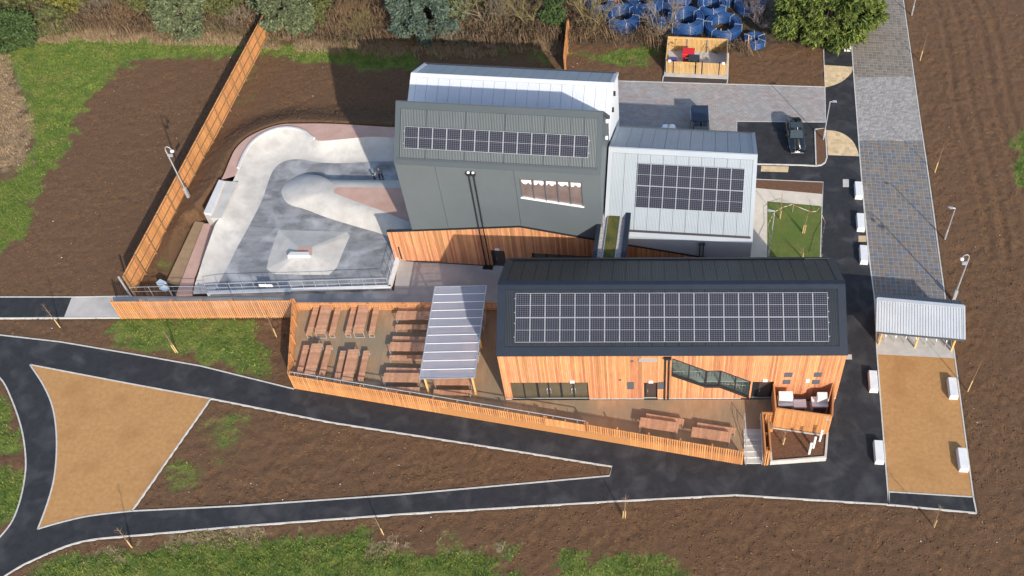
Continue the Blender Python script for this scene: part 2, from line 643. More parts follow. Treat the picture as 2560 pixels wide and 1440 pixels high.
def road_quad(ya, yb):
    a, b = lerp_line(ROAD_L, ya), lerp_line(ROAD_L, yb)
    c, d = lerp_line(ROAD_R, yb), lerp_line(ROAD_R, ya)
    return [P(*a), P(*b), P(*c), P(*d)]


def paver_field(poly, sx, sy, gap, z, h, ang, pick, limit, base, stag=0.0, name='paver', near_first=True):
    ca, sa = math.cos(-ang), math.sin(-ang)
    loc = [(p[0] * ca - p[1] * sa, p[0] * sa + p[1] * ca) for p in poly]
    xs, ys = [p[0] for p in loc], [p[1] for p in loc]
    cells = []
    y = min(ys)
    row = 0
    while y < max(ys):
        x = min(xs) - (stag * sx if row % 2 else 0)
        i = 0
        while x < max(xs):
            q = clip_rect(loc, x + gap / 2, y + gap / 2, x + sx - gap / 2, y + sy - gap / 2)
            if q and area2(q) > 0.1 * sx * sy:
                w = [(a * ca + b * sa, -a * sa + b * ca) for a, b in q]
                cells.append((w[0][1], w, pick(i, row)))
            x += sx
            i += 1
        y += sy
        row += 1
    if near_first:
        cells.sort(key=lambda t: t[0])
    rest = {}
    mats_ = {}
    for k, (_, w, mt) in enumerate(cells):
        if k < limit:
            part(name, MB().prism(w, z, z + h + random.uniform(-0.002, 0.002)), mt, base)
        else:
            rest.setdefault(mt.name, MB()).prism(w, z, z + h + random.uniform(-0.002, 0.002))
            mats_[mt.name] = mt
    for nm, mb in rest.items():
        o = part('pavers', mb, mats_[nm], base)
        o['kind'] = 'stuff'


R7 = random.Random(3)
paver_field(road_quad(352, 748), 0.455, 0.455, 0.055, 0.02, 0.022, road_ang,
            lambda i, r: T['paver_grey'] if (R7.random() < (0.62 if (i + r) % 2 else 0.25)) else T['paver_brown'], 300, road)
paver_field(road_quad(-60, 193), 0.455, 0.455, 0.055, 0.02, 0.022, road_ang, lambda i, r: T['paver_tan'], 0, road)
paver_field(road_quad(193, 352), 0.42, 0.21, 0.05, 0.02, 0.022, road_ang + math.radians(32), lambda i, r: T['paver_light'], 0, road, stag=0.5)
aisle = [o for o in COL.objects if o.name.startswith('parking_aisle')][0]
T['paver_aisle'] = mat('aisle_paver', (0.27, 0.235, 0.22), (0.36, 0.32, 0.305), 1.2, rough=0.85, isl=0.10, bump=(22, 0.3), c3=(0.30, 0.29, 0.28), scale3=0.4)
paver_field(PL([(1500, 200), (2062, 218), (2064, 306), (1842, 304), (1842, 420), (1500, 420)]), 0.45, 0.30, 0.025, 0.024, 0.018, math.radians(-4.36),
            lambda i, r: T['paver_aisle'], 0, aisle, stag=0.5)

# ------------------------------------------------------------------ skate park
T['ramp'] = mat('ramp_concrete', (0.40, 0.375, 0.345), (0.53, 0.505, 0.47), 0.5, rough=0.7, c3=(0.30, 0.288, 0.275), scale3=0.8, f3=(0.52, 0.9), detail=8)
T['skate_floor'] = mat('skate_floor', (0.122, 0.125, 0.131), (0.29, 0.29, 0.293), 0.7, rough=0.55, c3=(0.40, 0.40, 0.405), scale3=0.45, f3=(0.50, 0.70), stretch=(.6, 1.5, 1), dist=.45, detail=9)
T['pink'] = mat('pink_concrete', (0.42, 0.255, 0.20), (0.50, 0.325, 0.265), 0.8, rough=0.8)
T['bench_concrete'] = mat('bench_concrete', (0.52, 0.505, 0.49), (0.60, 0.585, 0.57), 1.5, rough=0.7)
FZ, RZ = 0.30, 1.60


def resample(pts, n):
    pts = [Vector(p) for p in pts]
    L = [0.0]
    for a, b in zip(pts[:-1], pts[1:]):
        L.append(L[-1] + (b - a).length)
    out = []
    j = 0
    for i in range(n):
        s = L[-1] * i / (n - 1)
        while j < len(L) - 2 and L[j + 1] < s:
            j += 1
        t = (s - L[j]) / max(L[j + 1] - L[j], 1e-9)
        out.append(pts[j].lerp(pts[j + 1], t))
    return out


def loft(A, B, K, prof, closed=False):
    mb = MB()
    n = len(A)
    vs, fs = [], []
    for k in range(K + 1):
        t = k / K
        for a, b in zip(A, B):
            q = a.lerp(b, t)
            q.z = a.z + (b.z - a.z) * prof(t)
            vs.append(q)
    for k in range(K):
        for i in range(n if closed else n - 1):
            j = (i + 1) % n
            fs.append((k * n + i, (k + 1) * n + i, (k + 1) * n + j, k * n + j))
    mb.add(vs, fs)
    return mb


FE = dens([(1060, 405), (985, 403), (925, 404), (860, 408), (800, 406), (750, 398), (715, 402), (692, 415), (676, 440), (655, 500), (625, 560), (595, 615), (570, 665), (548, 705), (535, 733)], 6)
RC3 = [(1060, 345, 1.6), (985, 344, 1.6), (925, 342, 1.6), (855, 348, 1.6), (803, 352, 1.6), (780, 345, 1.6), (762, 331, 1.6), (733, 322, 1.6), (697, 323, 1.6), (663, 335, 1.6),
       (633, 356, 1.6), (612, 386, 1.6), (598, 418, 1.6), (588, 440, 1.6), (575, 470, 1.6), (560, 510, 1.6), (548, 545, 1.6), (538, 562, 1.5), (524, 600, 1.3), (510, 640, 1.05),
       (497, 680, 0.8), (487, 712, 0.5), (483, 735, 0.34)]
RCd = dens([(a, b) for a, b, _ in RC3], 6)
RCz = [RC3[min(i // 6, len(RC3) - 1)][2] * (1 - (i % 6) / 6) + RC3[min(i // 6 + 1, len(RC3) - 1)][2] * ((i % 6) / 6) for i in range(len(RCd))]
RIM = [P(p[0], p[1], z) for p, z in zip(RCd, RCz)]
NL = 110
# pair the foot of the bank with the crest by hand-matched stations
fe_k = [0, 1, 2, 3, 4, 5, 6, 7, 8, 9, 10, 11, 12, 13, 14]
rc_k = [0, 1, 2, 3, 4, 5.5, 7.5, 9.5, 11, 14, 16, 18, 20, 21, 22]
A_, B_ = [], []
for i in range(NL):
    s = i / (NL - 1) * 14
    k = min(int(s), 13)
    r = rc_k[k] + (rc_k[k + 1] - rc_k[k]) * (s - k)

    def at(lst, q):
        a = q * 6
        i0 = min(int(a), len(lst) - 1)
        i1 = min(i0 + 1, len(lst) - 1)
        return lst[i0].lerp(lst[i1], a - int(a))
    A_.append(at([P(p[0], p[1], FZ) for p in FE], s))
    B_.append(at(RIM, r))
park = thing('skate_park', 'pale concrete skate park with curved banks and island ramps beside grey hall', 'skate park', P(700, 560))
part('bank', loft(A_, B_, 10, lambda t: t ** 1.7), T['ramp'], park, smooth=True)
floor_pts = A_ + [P(525, 738, FZ), P(975, 722, FZ), P(995, 648, FZ), P(1075, 600, FZ), P(1075, 405, FZ)]
fl = poly_sheet('skate_floor', [p for p in floor_pts[::-1]], [], FZ, T['skate_floor'], thick=0.5)
del fl['kind']
fl.parent = park
fl.location = fl.location - park.location
# crest deck in pink concrete, with its outer edge
OC = [(1060, 318), (985, 318), (900, 313), (820, 309), (745, 309), (702, 311), (658, 324), (617, 345), (589, 372), (573, 404), (560, 436), (552, 450)]
OCw = [P(p[0], p[1], RZ) for p in dens(OC, 8)]
RCw = [P(p[0], p[1], RZ) for p in RCd[:13 * 6 + 1]]
A2, B2 = resample(RCw, 70), resample(OCw, 70)
mb = loft(A2, B2, 2, lambda t: t)
n0 = len(B2)
mb.add([p for p in B2] + [Vector((p.x, p.y, -0.1)) for p in B2], [(i, i + 1, n0 + i + 1, n0 + i) for i in range(n0 - 1)])
part('upper_deck', mb, T['pink'], park)
mb = MB()
cp = resample([P(p[0], p[1], RZ) for p in RCd[5 * 6 - 2:12 * 6 + 2]], 40)
for a, b in zip(cp[:-1], cp[1:]):
    d = (b - a).normalized()
    s = Vector((d.y, -d.x, 0)) * 0.11
    mb.hexa([a - s, b - s, b + s, a + s], [a - s + Vector((0, 0, .2)), b - s + Vector((0, 0, .2)), b + s + Vector((0, 0, .2)), a + s + Vector((0, 0, .2))])
part('curved_ledge', mb, T['bench_concrete'], park)
# straight ledge with its platform
mb = MB().prism([P(559, 452, RZ), P(596, 455, RZ), P(552, 546, RZ), P(527, 545, RZ), P(514, 540, RZ)], 0.0, RZ + 0.004)
part('platform', mb, T['ramp'], park)
mb = MB().prism([P(547, 449, RZ + .25), P(560, 452, RZ + .25), P(527, 534, RZ + .25), P(509, 531, RZ + .25)], 0.0, RZ + 0.25)
part('ledge', mb, T['bench_concrete'], park)
mb = MB().prism([P(509, 559, .3), P(541, 559, .3), P(506, 653, .3), P(487, 690, .3), P(480, 735, .3), P(440, 737, .3)], 0.0, 0.32)
part('lower_deck', mb, T['pink'], park)
T['tan_strip'] = mat('tan_matting', (0.25, 0.165, 0.09), (0.31, 0.21, 0.12), 2, rough=0.9)
mb = MB().prism([P(487, 553, .2), P(511, 556, .2), P(448, 714, .2), P(415, 706, .2)], 0.0, 0.2)
part('matting_strip', mb, T['tan_strip'], park)
# island
OUTI = dens([(704, 480), (716, 457), (750, 438), (790, 438), (822, 450), (1000, 452), (1060, 455), (1060, 610), (940, 580), (830, 548), (765, 524), (720, 509)], 6, True)
TOPI = dens([(834, 477), (835, 474), (838, 471), (846, 469), (860, 468), (1000, 470), (1060, 470), (1060, 560), (942, 522), (880, 500), (840, 484), (835, 480)], 6, True)
part('island_bank', loft([P(p[0], p[1], FZ + .006) for p in OUTI], [P(p[0], p[1], FZ + 1.35) for p in TOPI], 8, lambda t: 1 - (1 - t) ** 2.3, True), T['ramp'], park, smooth=True)
mb = MB().prism([P(p[0], p[1], FZ + 1.35) for p in TOPI], FZ, FZ + 1.353)
part('island_top', mb, T['pink'], park)
# pyramid
OUTP = [(697, 575), (785, 577), (868, 580), (875, 590), (858, 628), (842, 669), (822, 687), (755, 687), (684, 685), (666, 672), (672, 645), (685, 605)]
TOPP = [(745, 617), (762, 617), (779, 617), (781, 620), (780, 628), (780, 636), (779, 638), (760, 638), (743, 638), (741, 636), (742, 628), (744, 620)]
part('pyramid_bank', loft([P(*p, FZ + .006) for p in OUTP], [P(*p, FZ + .62) for p in TOPP], 4, lambda t: t ** 1.1, True), T['ramp'], park)
part('pyramid_top', MB().prism([P(*p, FZ + .62) for p in TOPP], FZ, FZ + .623), T['pink'], park)
q = [P(723, 657, FZ), P(781, 657, FZ), P(776, 642, FZ + .9), P(727, 642, FZ + .9)]
mb = MB()
back = Vector((0, 0.75, 0))
b0, b1 = P(721, 655, FZ), P(783, 655, FZ)
mb.hexa([b0, b1, b1 + Vector((-.25, .5, 0)), b0 + Vector((.25, .5, 0))],
        [b0 + Vector((.12, .1, .85)), b1 + Vector((-.12, .1, .85)), b1 + Vector((-.3, .5, .85)), b0 + Vector((.3, .5, .85))])
part('grind_block', mb, T['bench_concrete'], park)
# white kerb wall along the concourse
kw = [P(522, 738), P(975, 723), P(996, 648)]
mb = MB()
for a, b in zip(kw[:-1], kw[1:]):
    d = (b - a).normalized()
    mb.bar(a + Vector((0, 0, .22)), b + d * .15 + Vector((0, 0, .22)), 0.3, 0.46)
part('edge_kerb', mb, T['block'], park)

# ------------------------------------------------------------------ terrain
def vnoise(x, y, seed):
    r = np.random.default_rng(seed)
    g = r.random((256, 256))
    xi, yi = np.floor(x).astype(int), np.floor(y).astype(int)
    fx, fy = x - xi, y - yi
    fx, fy = fx * fx * (3 - 2 * fx), fy * fy * (3 - 2 * fy)
    a, b = g[xi % 256, yi % 256], g[(xi + 1) % 256, yi % 256]
    c, d = g[xi % 256, (yi + 1) % 256], g[(xi + 1) % 256, (yi + 1) % 256]
    return (a * (1 - fx) + b * fx) * (1 - fy) + (c * (1 - fx) + d * fx) * fy


def fbm(x, y, f, o, seed):
    s, a = 0, 1.0
    tot = 0
    for k in range(o):
        ca, sa = math.cos(.7 + 1.3 * k), math.sin(.7 + 1.3 * k)
        s = s + a * vnoise((x * ca - y * sa) * f + 317 + 17 * k, (x * sa + y * ca) * f + 431 + 31 * k, seed + k)
        tot += a
        a *= 0.55
        f *= 2.03
    return s / tot


def sdist(poly, X, Y):
    """signed distance to a closed polygon, negative inside"""
    d = np.full(X.shape, 1e9)
    ins = np.zeros(X.shape, bool)
    n = len(poly)
    for i in range(n):
        x0, y0 = poly[i][0], poly[i][1]
        x1, y1 = poly[(i + 1) % n][0], poly[(i + 1) % n][1]
        ex, ey = x1 - x0, y1 - y0
        L = ex * ex + ey * ey + 1e-12
        t = np.clip(((X - x0) * ex + (Y - y0) * ey) / L, 0, 1)
        d = np.minimum(d, np.hypot(X - x0 - t * ex, Y - y0 - t * ey))
        if y0 != y1:
            c = ((y0 > Y) != (y1 > Y)) & (X < ex * (Y - y0) / (y1 - y0) + x0)
            ins ^= c
    return np.where(ins, -d, d)


STEP = 0.22
gx = np.concatenate([[-700, -300, -140, -95], np.arange(-84, 50, STEP), [62, 100, 300, 700]])
gy = np.concatenate([[-500, -150, -20, 10], np.arange(20, 122, STEP), [135, 170, 350, 900]])
GX, GY = np.meshgrid(gx, gy, indexing='ij')
soft = lambda d, w: np.clip(0.5 - d / w, 0, 1)
# grass: photo outlines -> plan
GRASS = [
    [(-250, 700), (0, 640), (60, 560), (150, 380), (215, 250), (270, 185), (350, 147), (480, 142), (560, 138), (612, 128), (690, 134), (760, 148), (900, 166), (1035, 172), (1040, 124), (900, 122), (700, 110), (620, 105), (400, 100), (200, 95), (60, 100), (20, 140), (72, 280), (85, 370), (40, 430), (0, 470), (-250, 560)],
    [(300, 800), (645, 795), (650, 940), (560, 920), (430, 895), (330, 862), (260, 830)],
    [(60, 1460), (150, 1400), (260, 1375), (500, 1345), (620, 1345), (760, 1330), (905, 1316), (925, 1350), (975, 1372), (1130, 1360), (1265, 1385), (1240, 1420), (1310, 1470)],
    [(1400, 1470), (1420, 1378), (1500, 1390), (1600, 1400), (1740, 1430), (1770, 1470)],
    [(-200, 985), (0, 985), (28, 1030), (44, 1090), (36, 1120), (0, 1122), (-200, 1130)],
    [(-200, 1195), (10, 1190), (46, 1180), (50, 1215), (36, 1260), (10, 1290), (-200, 1330)],
    [(2545, 330), (2600, 300), (2600, 470), (2548, 460)],
    [(1425, 130), (1500, 128), (1600, 120), (1640, 128), (1560, 165), (1470, 150)],
]
SPARSE = [[(190, 810), (660, 800), (700, 960), (500, 925), (300, 880), (160, 850)], [(527, 1000), (640, 1020), (600, 1180), (450, 1262), (335, 1276)],
          [(440, 560), (470, 590), (380, 720), (340, 720)], [(1040, 100), (1390, 110), (1390, 175), (1040, 170)], [(1420, 110), (1650, 110), (1640, 180), (1440, 180)], [(620, 110), (690, 100), (640, 200), (600, 260), (560, 260)]]
DRY = [[(-250, 130), (10, 130), (72, 290), (80, 360), (45, 420), (-250, 480)], [(200, 1372), (500, 1336), (560, 1335), (560, 1350), (220, 1400)], [(560, 1330), (760, 1322), (760, 1345), (560, 1350)],
       [(-200, 40), (700, 60), (1400, 70), (1400, 112), (1040, 122), (700, 108), (400, 94), (60, 96), (-200, 112)], [(920, 1345), (1250, 1375), (1240, 1400), (930, 1380)]]
WILD = [[(-400, -250), (2600, -250), (2560, -60), (2040, -40), (2040, 100), (1850, 130), (1660, 118), (1400, 118), (1040, 120), (700, 105), (200, 85), (-300, 110)]]
nb = (fbm(GX, GY, 0.35, 4, 50) - 0.5) * 3.2 + (fbm(GX, GY, 1.4, 3, 60) - 0.5) * 2.6
grass = np.zeros(GX.shape)
for gi, g in enumerate(GRASS):
    grass = np.maximum(grass, (0.72 if gi == 1 else 1.0) * soft(sdist(PL(g), GX, GY) + nb * .8 - .2, 2.0))
for g in SPARSE:
    grass = np.maximum(grass, 0.62 * soft(sdist(PL(g), GX, GY) + nb, 3.0) * np.clip(fbm(GX, GY, 0.5, 4, 71) * 2.2 - 0.45, 0, 1))
dry = np.zeros(GX.shape)
for g in DRY:
    dry = np.maximum(dry, soft(sdist(PL(g), GX, GY) + nb, 1.6))
wild = np.zeros(GX.shape)
for g in WILD:
    wild = np.maximum(wild, soft(sdist(PL(g), GX, GY) + nb, 2.0))
# relief: raked soil, tracks on the right-hand field, a berm behind the skate park
H_ = (fbm(GX, GY, 0.12, 3, 5) - 0.5) * 0.16 + ((fbm(GX, GY, 0.9, 3, 9) - 0.5) * 0.16 - np.abs(fbm(GX, GY, 1.5, 2, 13) - 0.5) * 0.42 + (fbm(GX, GY, 2.4, 2, 19) - 0.5) * 0.12) * np.where((GX < -30) & (GY > 56), 0.5, 0.66)
wx, wy = P(2480, 700).x, 0
for px0, px1 in (((2330, -40), (2480, 640)), ((2372, -40), (2520, 640)), ((2420, -40), (2580, 600)), ((2455, -40), (2620, 600))):
    a, b = P(*px0), P(*px1)
    dx, dy = b.x - a.x, b.y - a.y
    L2 = dx * dx + dy * dy
    tt = np.clip(((GX - a.x) * dx + (GY - a.y) * dy) / L2, 0, 1)
    d = np.hypot(GX - a.x - tt * dx + 0.25 * np.sin(GY * 0.25), GY - a.y - tt * dy)
    H_ = H_ - 0.07 * np.exp(-(d / 0.3) ** 2) + 0.05 * np.exp(-((d - 0.6) / 0.25) ** 2)
ocp = [(p.x, p.y) for p in resample([P(p[0], p[1], RZ) for p in dens(OC, 4)] + [P(509, 531, 1.8), P(505, 560, 1.0)], 60)]
dd = np.full(GX.shape, 1e9)
for (x0, y0), (x1, y1) in zip(ocp[:-1], ocp[1:]):
    ex, ey = x1 - x0, y1 - y0
    L2 = ex * ex + ey * ey + 1e-9
    tt = np.clip(((GX - x0) * ex + (GY - y0) * ey) / L2, 0, 1)
    dd = np.minimum(dd, np.hypot(GX - x0 - tt * ex, GY - y0 - tt * ey))
q = np.clip(1 - dd / 5.0, 0, 1)
H_ = H_ + 1.5 * (q * q * (3 - 2 * q))
park_poly = [(p.x, p.y) for p in B2[::-1]][:0] + [(p.x, p.y) for p in OCw] + [(p.x, p.y) for p in PL([(512, 535), (437, 718), (440, 737), (525, 740), (980, 725), (1000, 648), (1075, 600)])]
HARD = [[(p.x, p.y) for p in PL(TAR_OUT)], park_poly, [(p.x, p.y) for p in PL(ROAD_L[:8] + ROAD_R[::-1])],
        [(p.x, p.y) for p in PL([(-60, 743), (320, 741), (985, 727), (997, 648), (1300, 640), (1880, 640), (2085, 700), (2000, 800), (740, 975), (748, 795), (160, 795), (-60, 796)])],
        [(p.x, p.y) for p in PL([(2187, 747), (2363, 748), (2385, 880), (2441, 1283), (2222, 1262)])],
        [(p.x, p.y) for p in PL([(1500, 200), (2062, 218), (2064, 306), (2058, 457), (2050, 700), (1500, 700)])],
        [(p.x, p.y) for p in PL([(1655, 120), (1825, 120), (1818, 212), (1655, 208)])],
        [(p.x, p.y) for p in PL([(470, 553), (515, 556), (455, 730), (405, 715)])]]
hard = np.full(GX.shape, 1e9)
for h in HARD:
    hard = np.minimum(hard, sdist(h, GX, GY))
hole = sdist([(p.x, p.y) for p in PL(TAR_HOLE)], GX, GY)
sandd = sdist([(p.x, p.y) for p in PL(SAND_POLY)], GX, GY)
isl = np.maximum(hole, -sandd)
hard = np.where((hole < 0) & (sandd > 0), -isl, hard)
hard = np.where(sandd < 0, np.minimum(hard, sandd), hard)
k = np.clip(hard / 0.5, 0, 1)
H_ = H_ * k + np.where(hard < 0.02, -0.14, 0.0) + 0.01 * (k > 0)
far = ((GX < -84.5) | (GX > 51)) | (GY < 18) | (GY > 124)
H_ = np.where(far, -0.05, H_)
nx, ny = len(gx), len(gy)
verts = np.stack([GX.ravel(), GY.ravel(), H_.ravel()], 1)
ii, jj = np.meshgrid(np.arange(nx - 1), np.arange(ny - 1), indexing='ij')
a = (ii * ny + jj).ravel()
faces = np.stack([a, a + ny, a + ny + 1, a + 1], 1)

gm = mat('ground_soil', (0.094, 0.044, 0.019), (0.200, 0.107, 0.049), 2.8, rough=0.95, bump=[(3.5, 1.0), (11, 1.2), (30, 1.0)], c3=(0.140, 0.072, 0.034), scale3=0.25, f3=(0.4, 0.62), detail=10)
nt = gm.node_tree
N_, L_ = nt.nodes, nt.links
bs = N_['Principled BSDF']
src = bs.inputs['Base Color'].links[0].from_socket


def layer(src, attr, ca, cb, sc):
    at_ = N_.new('ShaderNodeAttribute')
    at_.attribute_name = attr
    g_ = N_.new('ShaderNodeNewGeometry')
    z_ = N_.new('ShaderNodeTexNoise')
    z_.inputs['Scale'].default_value = sc
    z_.inputs['Detail'].default_value = 8
    L_.new(g_.outputs['Position'], z_.inputs[0])
    r_ = N_.new('ShaderNodeValToRGB')
    r_.color_ramp.elements[0].position, r_.color_ramp.elements[1].position = 0.35, 0.66
    r_.color_ramp.elements[0].color, r_.color_ramp.elements[1].color = (*ca, 1), (*cb, 1)
    L_.new(z_.outputs[0], r_.inputs[0])
    # break the edge up with fine noise
    z2 = N_.new('ShaderNodeTexNoise')
    z2.inputs['Scale'].default_value = 5.0
    z2.inputs['Detail'].default_value = 6
    L_.new(g_.outputs['Position'], z2.inputs[0])
    ad = N_.new('ShaderNodeMath')
    ad.operation = 'ADD'
    L_.new(at_.outputs['Fac'], ad.inputs[0])
    L_.new(z2.outputs[0], ad.inputs[1])
    mr = N_.new('ShaderNodeMapRange')
    mr.inputs[1].default_value, mr.inputs[2].default_value = 0.85, 1.1
    L_.new(ad.outputs[0], mr.inputs[0])
    mx = N_.new('ShaderNodeMix')
    mx.data_type = 'RGBA'
    L_.new(mr.outputs[0], mx.inputs[0])
    L_.new(src, mx.inputs[6])
    L_.new(r_.outputs[0], mx.inputs[7])
    return mx.outputs[2]


src = layer(src, 'wild', (0.055, 0.035, 0.020), (0.12, 0.082, 0.045), 1.2)
src = layer(src, 'grass', (0.075, 0.125, 0.018), (0.175, 0.205, 0.038), 0.9)
src = layer(src, 'dry', (0.20, 0.135, 0.075), (0.31, 0.225, 0.135), 1.5)
L_.new(src, bs.inputs['Base Color'])
gme = np_mesh('ground', verts, faces, gm, smooth=True)
for nm, arr in (('grass', grass), ('dry', dry), ('wild', wild)):
    at_ = gme.attributes.new(nm, 'FLOAT', 'POINT')
    at_.data.foreach_set('value', np.clip(arr, 0, 1).astype(np.float32).ravel())
struct(link('ground', gme))


def sample(arr, X, Y):
    i = np.clip(((X + 84) / STEP).astype(int) + 4, 0, nx - 1)
    j = np.clip(((Y - 20) / STEP).astype(int) + 4, 0, ny - 1)
    return arr[i, j]


def ground_z(x, y):
    return float(sample(H_, np.array([x]), np.array([y]))[0])


def blades(name, X, Y, hmin, hmax, w, per, m, lean=0.5, seed=1):
    r = np.random.default_rng(seed)
    n = len(X)
    X, Y = np.repeat(X, per), np.repeat(Y, per)
    X = X + r.normal(0, w * 1.2, n * per)
    Y = Y + r.normal(0, w * 1.2, n * per)
    Z = sample(H_, X, Y) - 0.02
    h = r.uniform(hmin, hmax, n * per)
    a = r.uniform(0, 2 * np.pi, n * per)
    ld = r.uniform(0, 2 * np.pi, n * per)
    ln = h * lean * r.random(n * per)
    dx, dy = np.cos(a) * w, np.sin(a) * w
    v = np.stack([np.stack([X - dx, Y - dy, Z], 1), np.stack([X + dx, Y + dy, Z], 1), np.stack([X + np.cos(ld) * ln, Y + np.sin(ld) * ln, Z + h], 1)], 1).reshape(-1, 3)
    f = np.arange(len(v)).reshape(-1, 3)
    o = link(name, np_mesh(name, v, f, m))
    o['kind'] = 'stuff'
    return o


def scatter(n, arr, seed, x0=-84, x1=49, y0=21, y1=121, thr=0.45):
    r = np.random.default_rng(seed)
    X, Y = r.uniform(x0, x1, n), r.uniform(y0, y1, n)
    k = sample(arr, X, Y) > thr + r.random(n) * 0.5
    k &= sample(hard, X, Y) > 0.15
    return X[k], Y[k]


T['blade'] = mat('grass_blade', (0.078, 0.150, 0.018), (0.205, 0.250, 0.042), 0.8, rough=0.9, isl=0.45, c3=(0.24, 0.225, 0.065), scale3=0.5, f3=(.52, .72))
T['straw'] = mat('straw_blade', (0.26, 0.175, 0.095), (0.40, 0.29, 0.17), 1.0, rough=0.9, isl=0.3)
X, Y = scatter(1100000, grass, 3)
g_ = blades('grass', X, Y, 0.05, 0.24, 0.028, 3, T['blade'], 1.0, 4)
X, Y = scatter(600000, dry, 5)
blades('dry_grass', X, Y, 0.10, 0.32, 0.03, 3, T['straw'], 1.2, 6)
# clods of soil and pale stones
r = np.random.default_rng(8)
X, Y = r.uniform(-66, 46, 190000), r.uniform(24, 102, 190000)
kk = (sample(grass, X, Y) < 0.3) & (sample(dry, X, Y) < 0.3) & (sample(wild, X, Y) < 0.3) & (sample(hard, X, Y) > 0.15)
X, Y = X[kk], Y[kk]
OCT = np.array([[1, 0, 0], [0, 1, 0], [-1, 0, 0], [0, -1, 0], [0, 0, 1], [0, 0, -1]], float)
OF = np.array([[0, 1, 4], [1, 2, 4], [2, 3, 4], [3, 0, 4], [1, 0, 5], [2, 1, 5], [3, 2, 5], [0, 3, 5]])


def lumps(name, X, Y, s0, s1, m, seed):
    r = np.random.default_rng(seed)
    n = len(X)
    s = s0 + (s1 - s0) * r.random(n) ** 3
    v = OCT[None] * (s[:, None, None] * r.uniform(0.55, 1.2, (n, 6, 1))) * np.array([1, 1, 0.7])
    a = r.uniform(0, 6.28, n)
    ca, sa = np.cos(a)[:, None], np.sin(a)[:, None]
    vx, vy = v[:, :, 0] * ca - v[:, :, 1] * sa, v[:, :, 0] * sa + v[:, :, 1] * ca
    z = sample(H_, X, Y)
    v = np.stack([vx + X[:, None], vy + Y[:, None], v[:, :, 2] + z[:, None] + s[:, None] * 0.15], 2).reshape(-1, 3)
    f = (OF[None] + (np.arange(n) * 6)[:, None, None]).reshape(-1, 3)
    o = link(name, np_mesh(name, v, f, m))
    o['kind'] = 'stuff'


T['clod'] = mat('soil_clod', (0.094, 0.044, 0.019), (0.205, 0.109, 0.050), 1.5, rough=0.95, isl=0.35)
T['stone'] = mat('pale_stone', (0.42, 0.39, 0.35), (0.62, 0.60, 0.57), 3, rough=0.8, isl=0.2)
lumps('soil_clods', X[:-450], Y[:-450], 0.02, 0.095, T['clod'], 2)
lumps('stones', X[-450:], Y[-450:], 0.03, 0.09, T['stone'], 3)

# ------------------------------------------------------------------ buildings
class Frame:
    """local frame of a building: u along the front, d back from the front wall, z up"""
    def __init__(self, o, ang):
        self.o = Vector((o[0], o[1], 0))
        self.a = Vector((math.cos(ang), math.sin(ang), 0))
        self.n = Vector((-math.sin(ang), math.cos(ang), 0))
        self.ang = ang

    def w(self, u, d, z):
        return self.o + self.a * u + self.n * d + Vector((0, 0, z))

    def box(self, mb, u0, d0, z0, u1, d1, z1, k=None):
        q = [self.w(u0, d0, z0), self.w(u1, d0, z0), self.w(u1, d1, z0), self.w(u0, d1, z0)]
        return mb.hexa(q, [p + Vector((0, 0, z1 - z0)) for p in q], k)

    def extr(self, mb, prof, u0, u1, k=None):
        """profile [(d, z)] counter-clockwise seen from +u, swept u0..u1"""
        a = [self.w(u0, d, z) for d, z in prof]
        b = [self.w(u1, d, z) for d, z in prof]
        return mb.hexa(a[::-1], b[::-1], k) if False else mb.hexa(a, b, k)


def solar_mat():
    m = bpy.data.materials.new('solar_cells')
    m.use_nodes = True
    N, L = m.node_tree.nodes, m.node_tree.links
    b = N['Principled BSDF']
    tc = N.new('ShaderNodeTexCoord')
    sp = N.new('ShaderNodeSeparateXYZ')
    L.new(tc.outputs['Object'], sp.inputs[0])

    def lines(sock, pitch, wd):
        d = N.new('ShaderNodeMath'); d.operation = 'DIVIDE'; d.inputs[1].default_value = pitch
        L.new(sock, d.inputs[0])
        f = N.new('ShaderNodeMath'); f.operation = 'FRACT'
        L.new(d.outputs[0], f.inputs[0])
        s = N.new('ShaderNodeMath'); s.operation = 'SUBTRACT'; s.inputs[1].default_value = 0.5
        L.new(f.outputs[0], s.inputs[0])
        ab = N.new('ShaderNodeMath'); ab.operation = 'ABSOLUTE'
        L.new(s.outputs[0], ab.inputs[0])
        g = N.new('ShaderNodeMath'); g.operation = 'GREATER_THAN'; g.inputs[1].default_value = 0.5 - wd
        L.new(ab.outputs[0], g.inputs[0])
        return g.outputs[0]
    lx = lines(sp.outputs['X'], 1.10 / 6, 0.06)
    ly = lines(sp.outputs['Y'], 0.92 / 6, 0.055)
    mx = N.new('ShaderNodeMath'); mx.operation = 'MAXIMUM'
    L.new(lx, mx.inputs[0]); L.new(ly, mx.inputs[1])
    nz = N.new('ShaderNodeTexNoise')
    nz.inputs['Scale'].default_value = 14
    g = N.new('ShaderNodeNewGeometry')
    L.new(g.outputs['Position'], nz.inputs[0])
    rp = N.new('ShaderNodeValToRGB')
    rp.color_ramp.elements[0].color = (0.009, 0.012, 0.024, 1)
    rp.color_ramp.elements[1].color = (0.018, 0.022, 0.038, 1)
    L.new(nz.outputs[0], rp.inputs[0])
    mix = N.new('ShaderNodeMix'); mix.data_type = 'RGBA'
    L.new(mx.outputs[0], mix.inputs[0])
    L.new(rp.outputs[0], mix.inputs[6])
    mix.inputs[7].default_value = (0.15, 0.14, 0.14, 1)
    L.new(mix.outputs[2], b.inputs['Base Color'])
    b.inputs['Roughness'].default_value = 0.22
    b.inputs['Specular IOR Level'].default_value = 0.35
    return m


T['cells'] = solar_mat()
T['pvframe'] = mat('solar_frame', (0.40, 0.40, 0.42), None, rough=0.45, metal=0.2)
PV_CACHE = {}


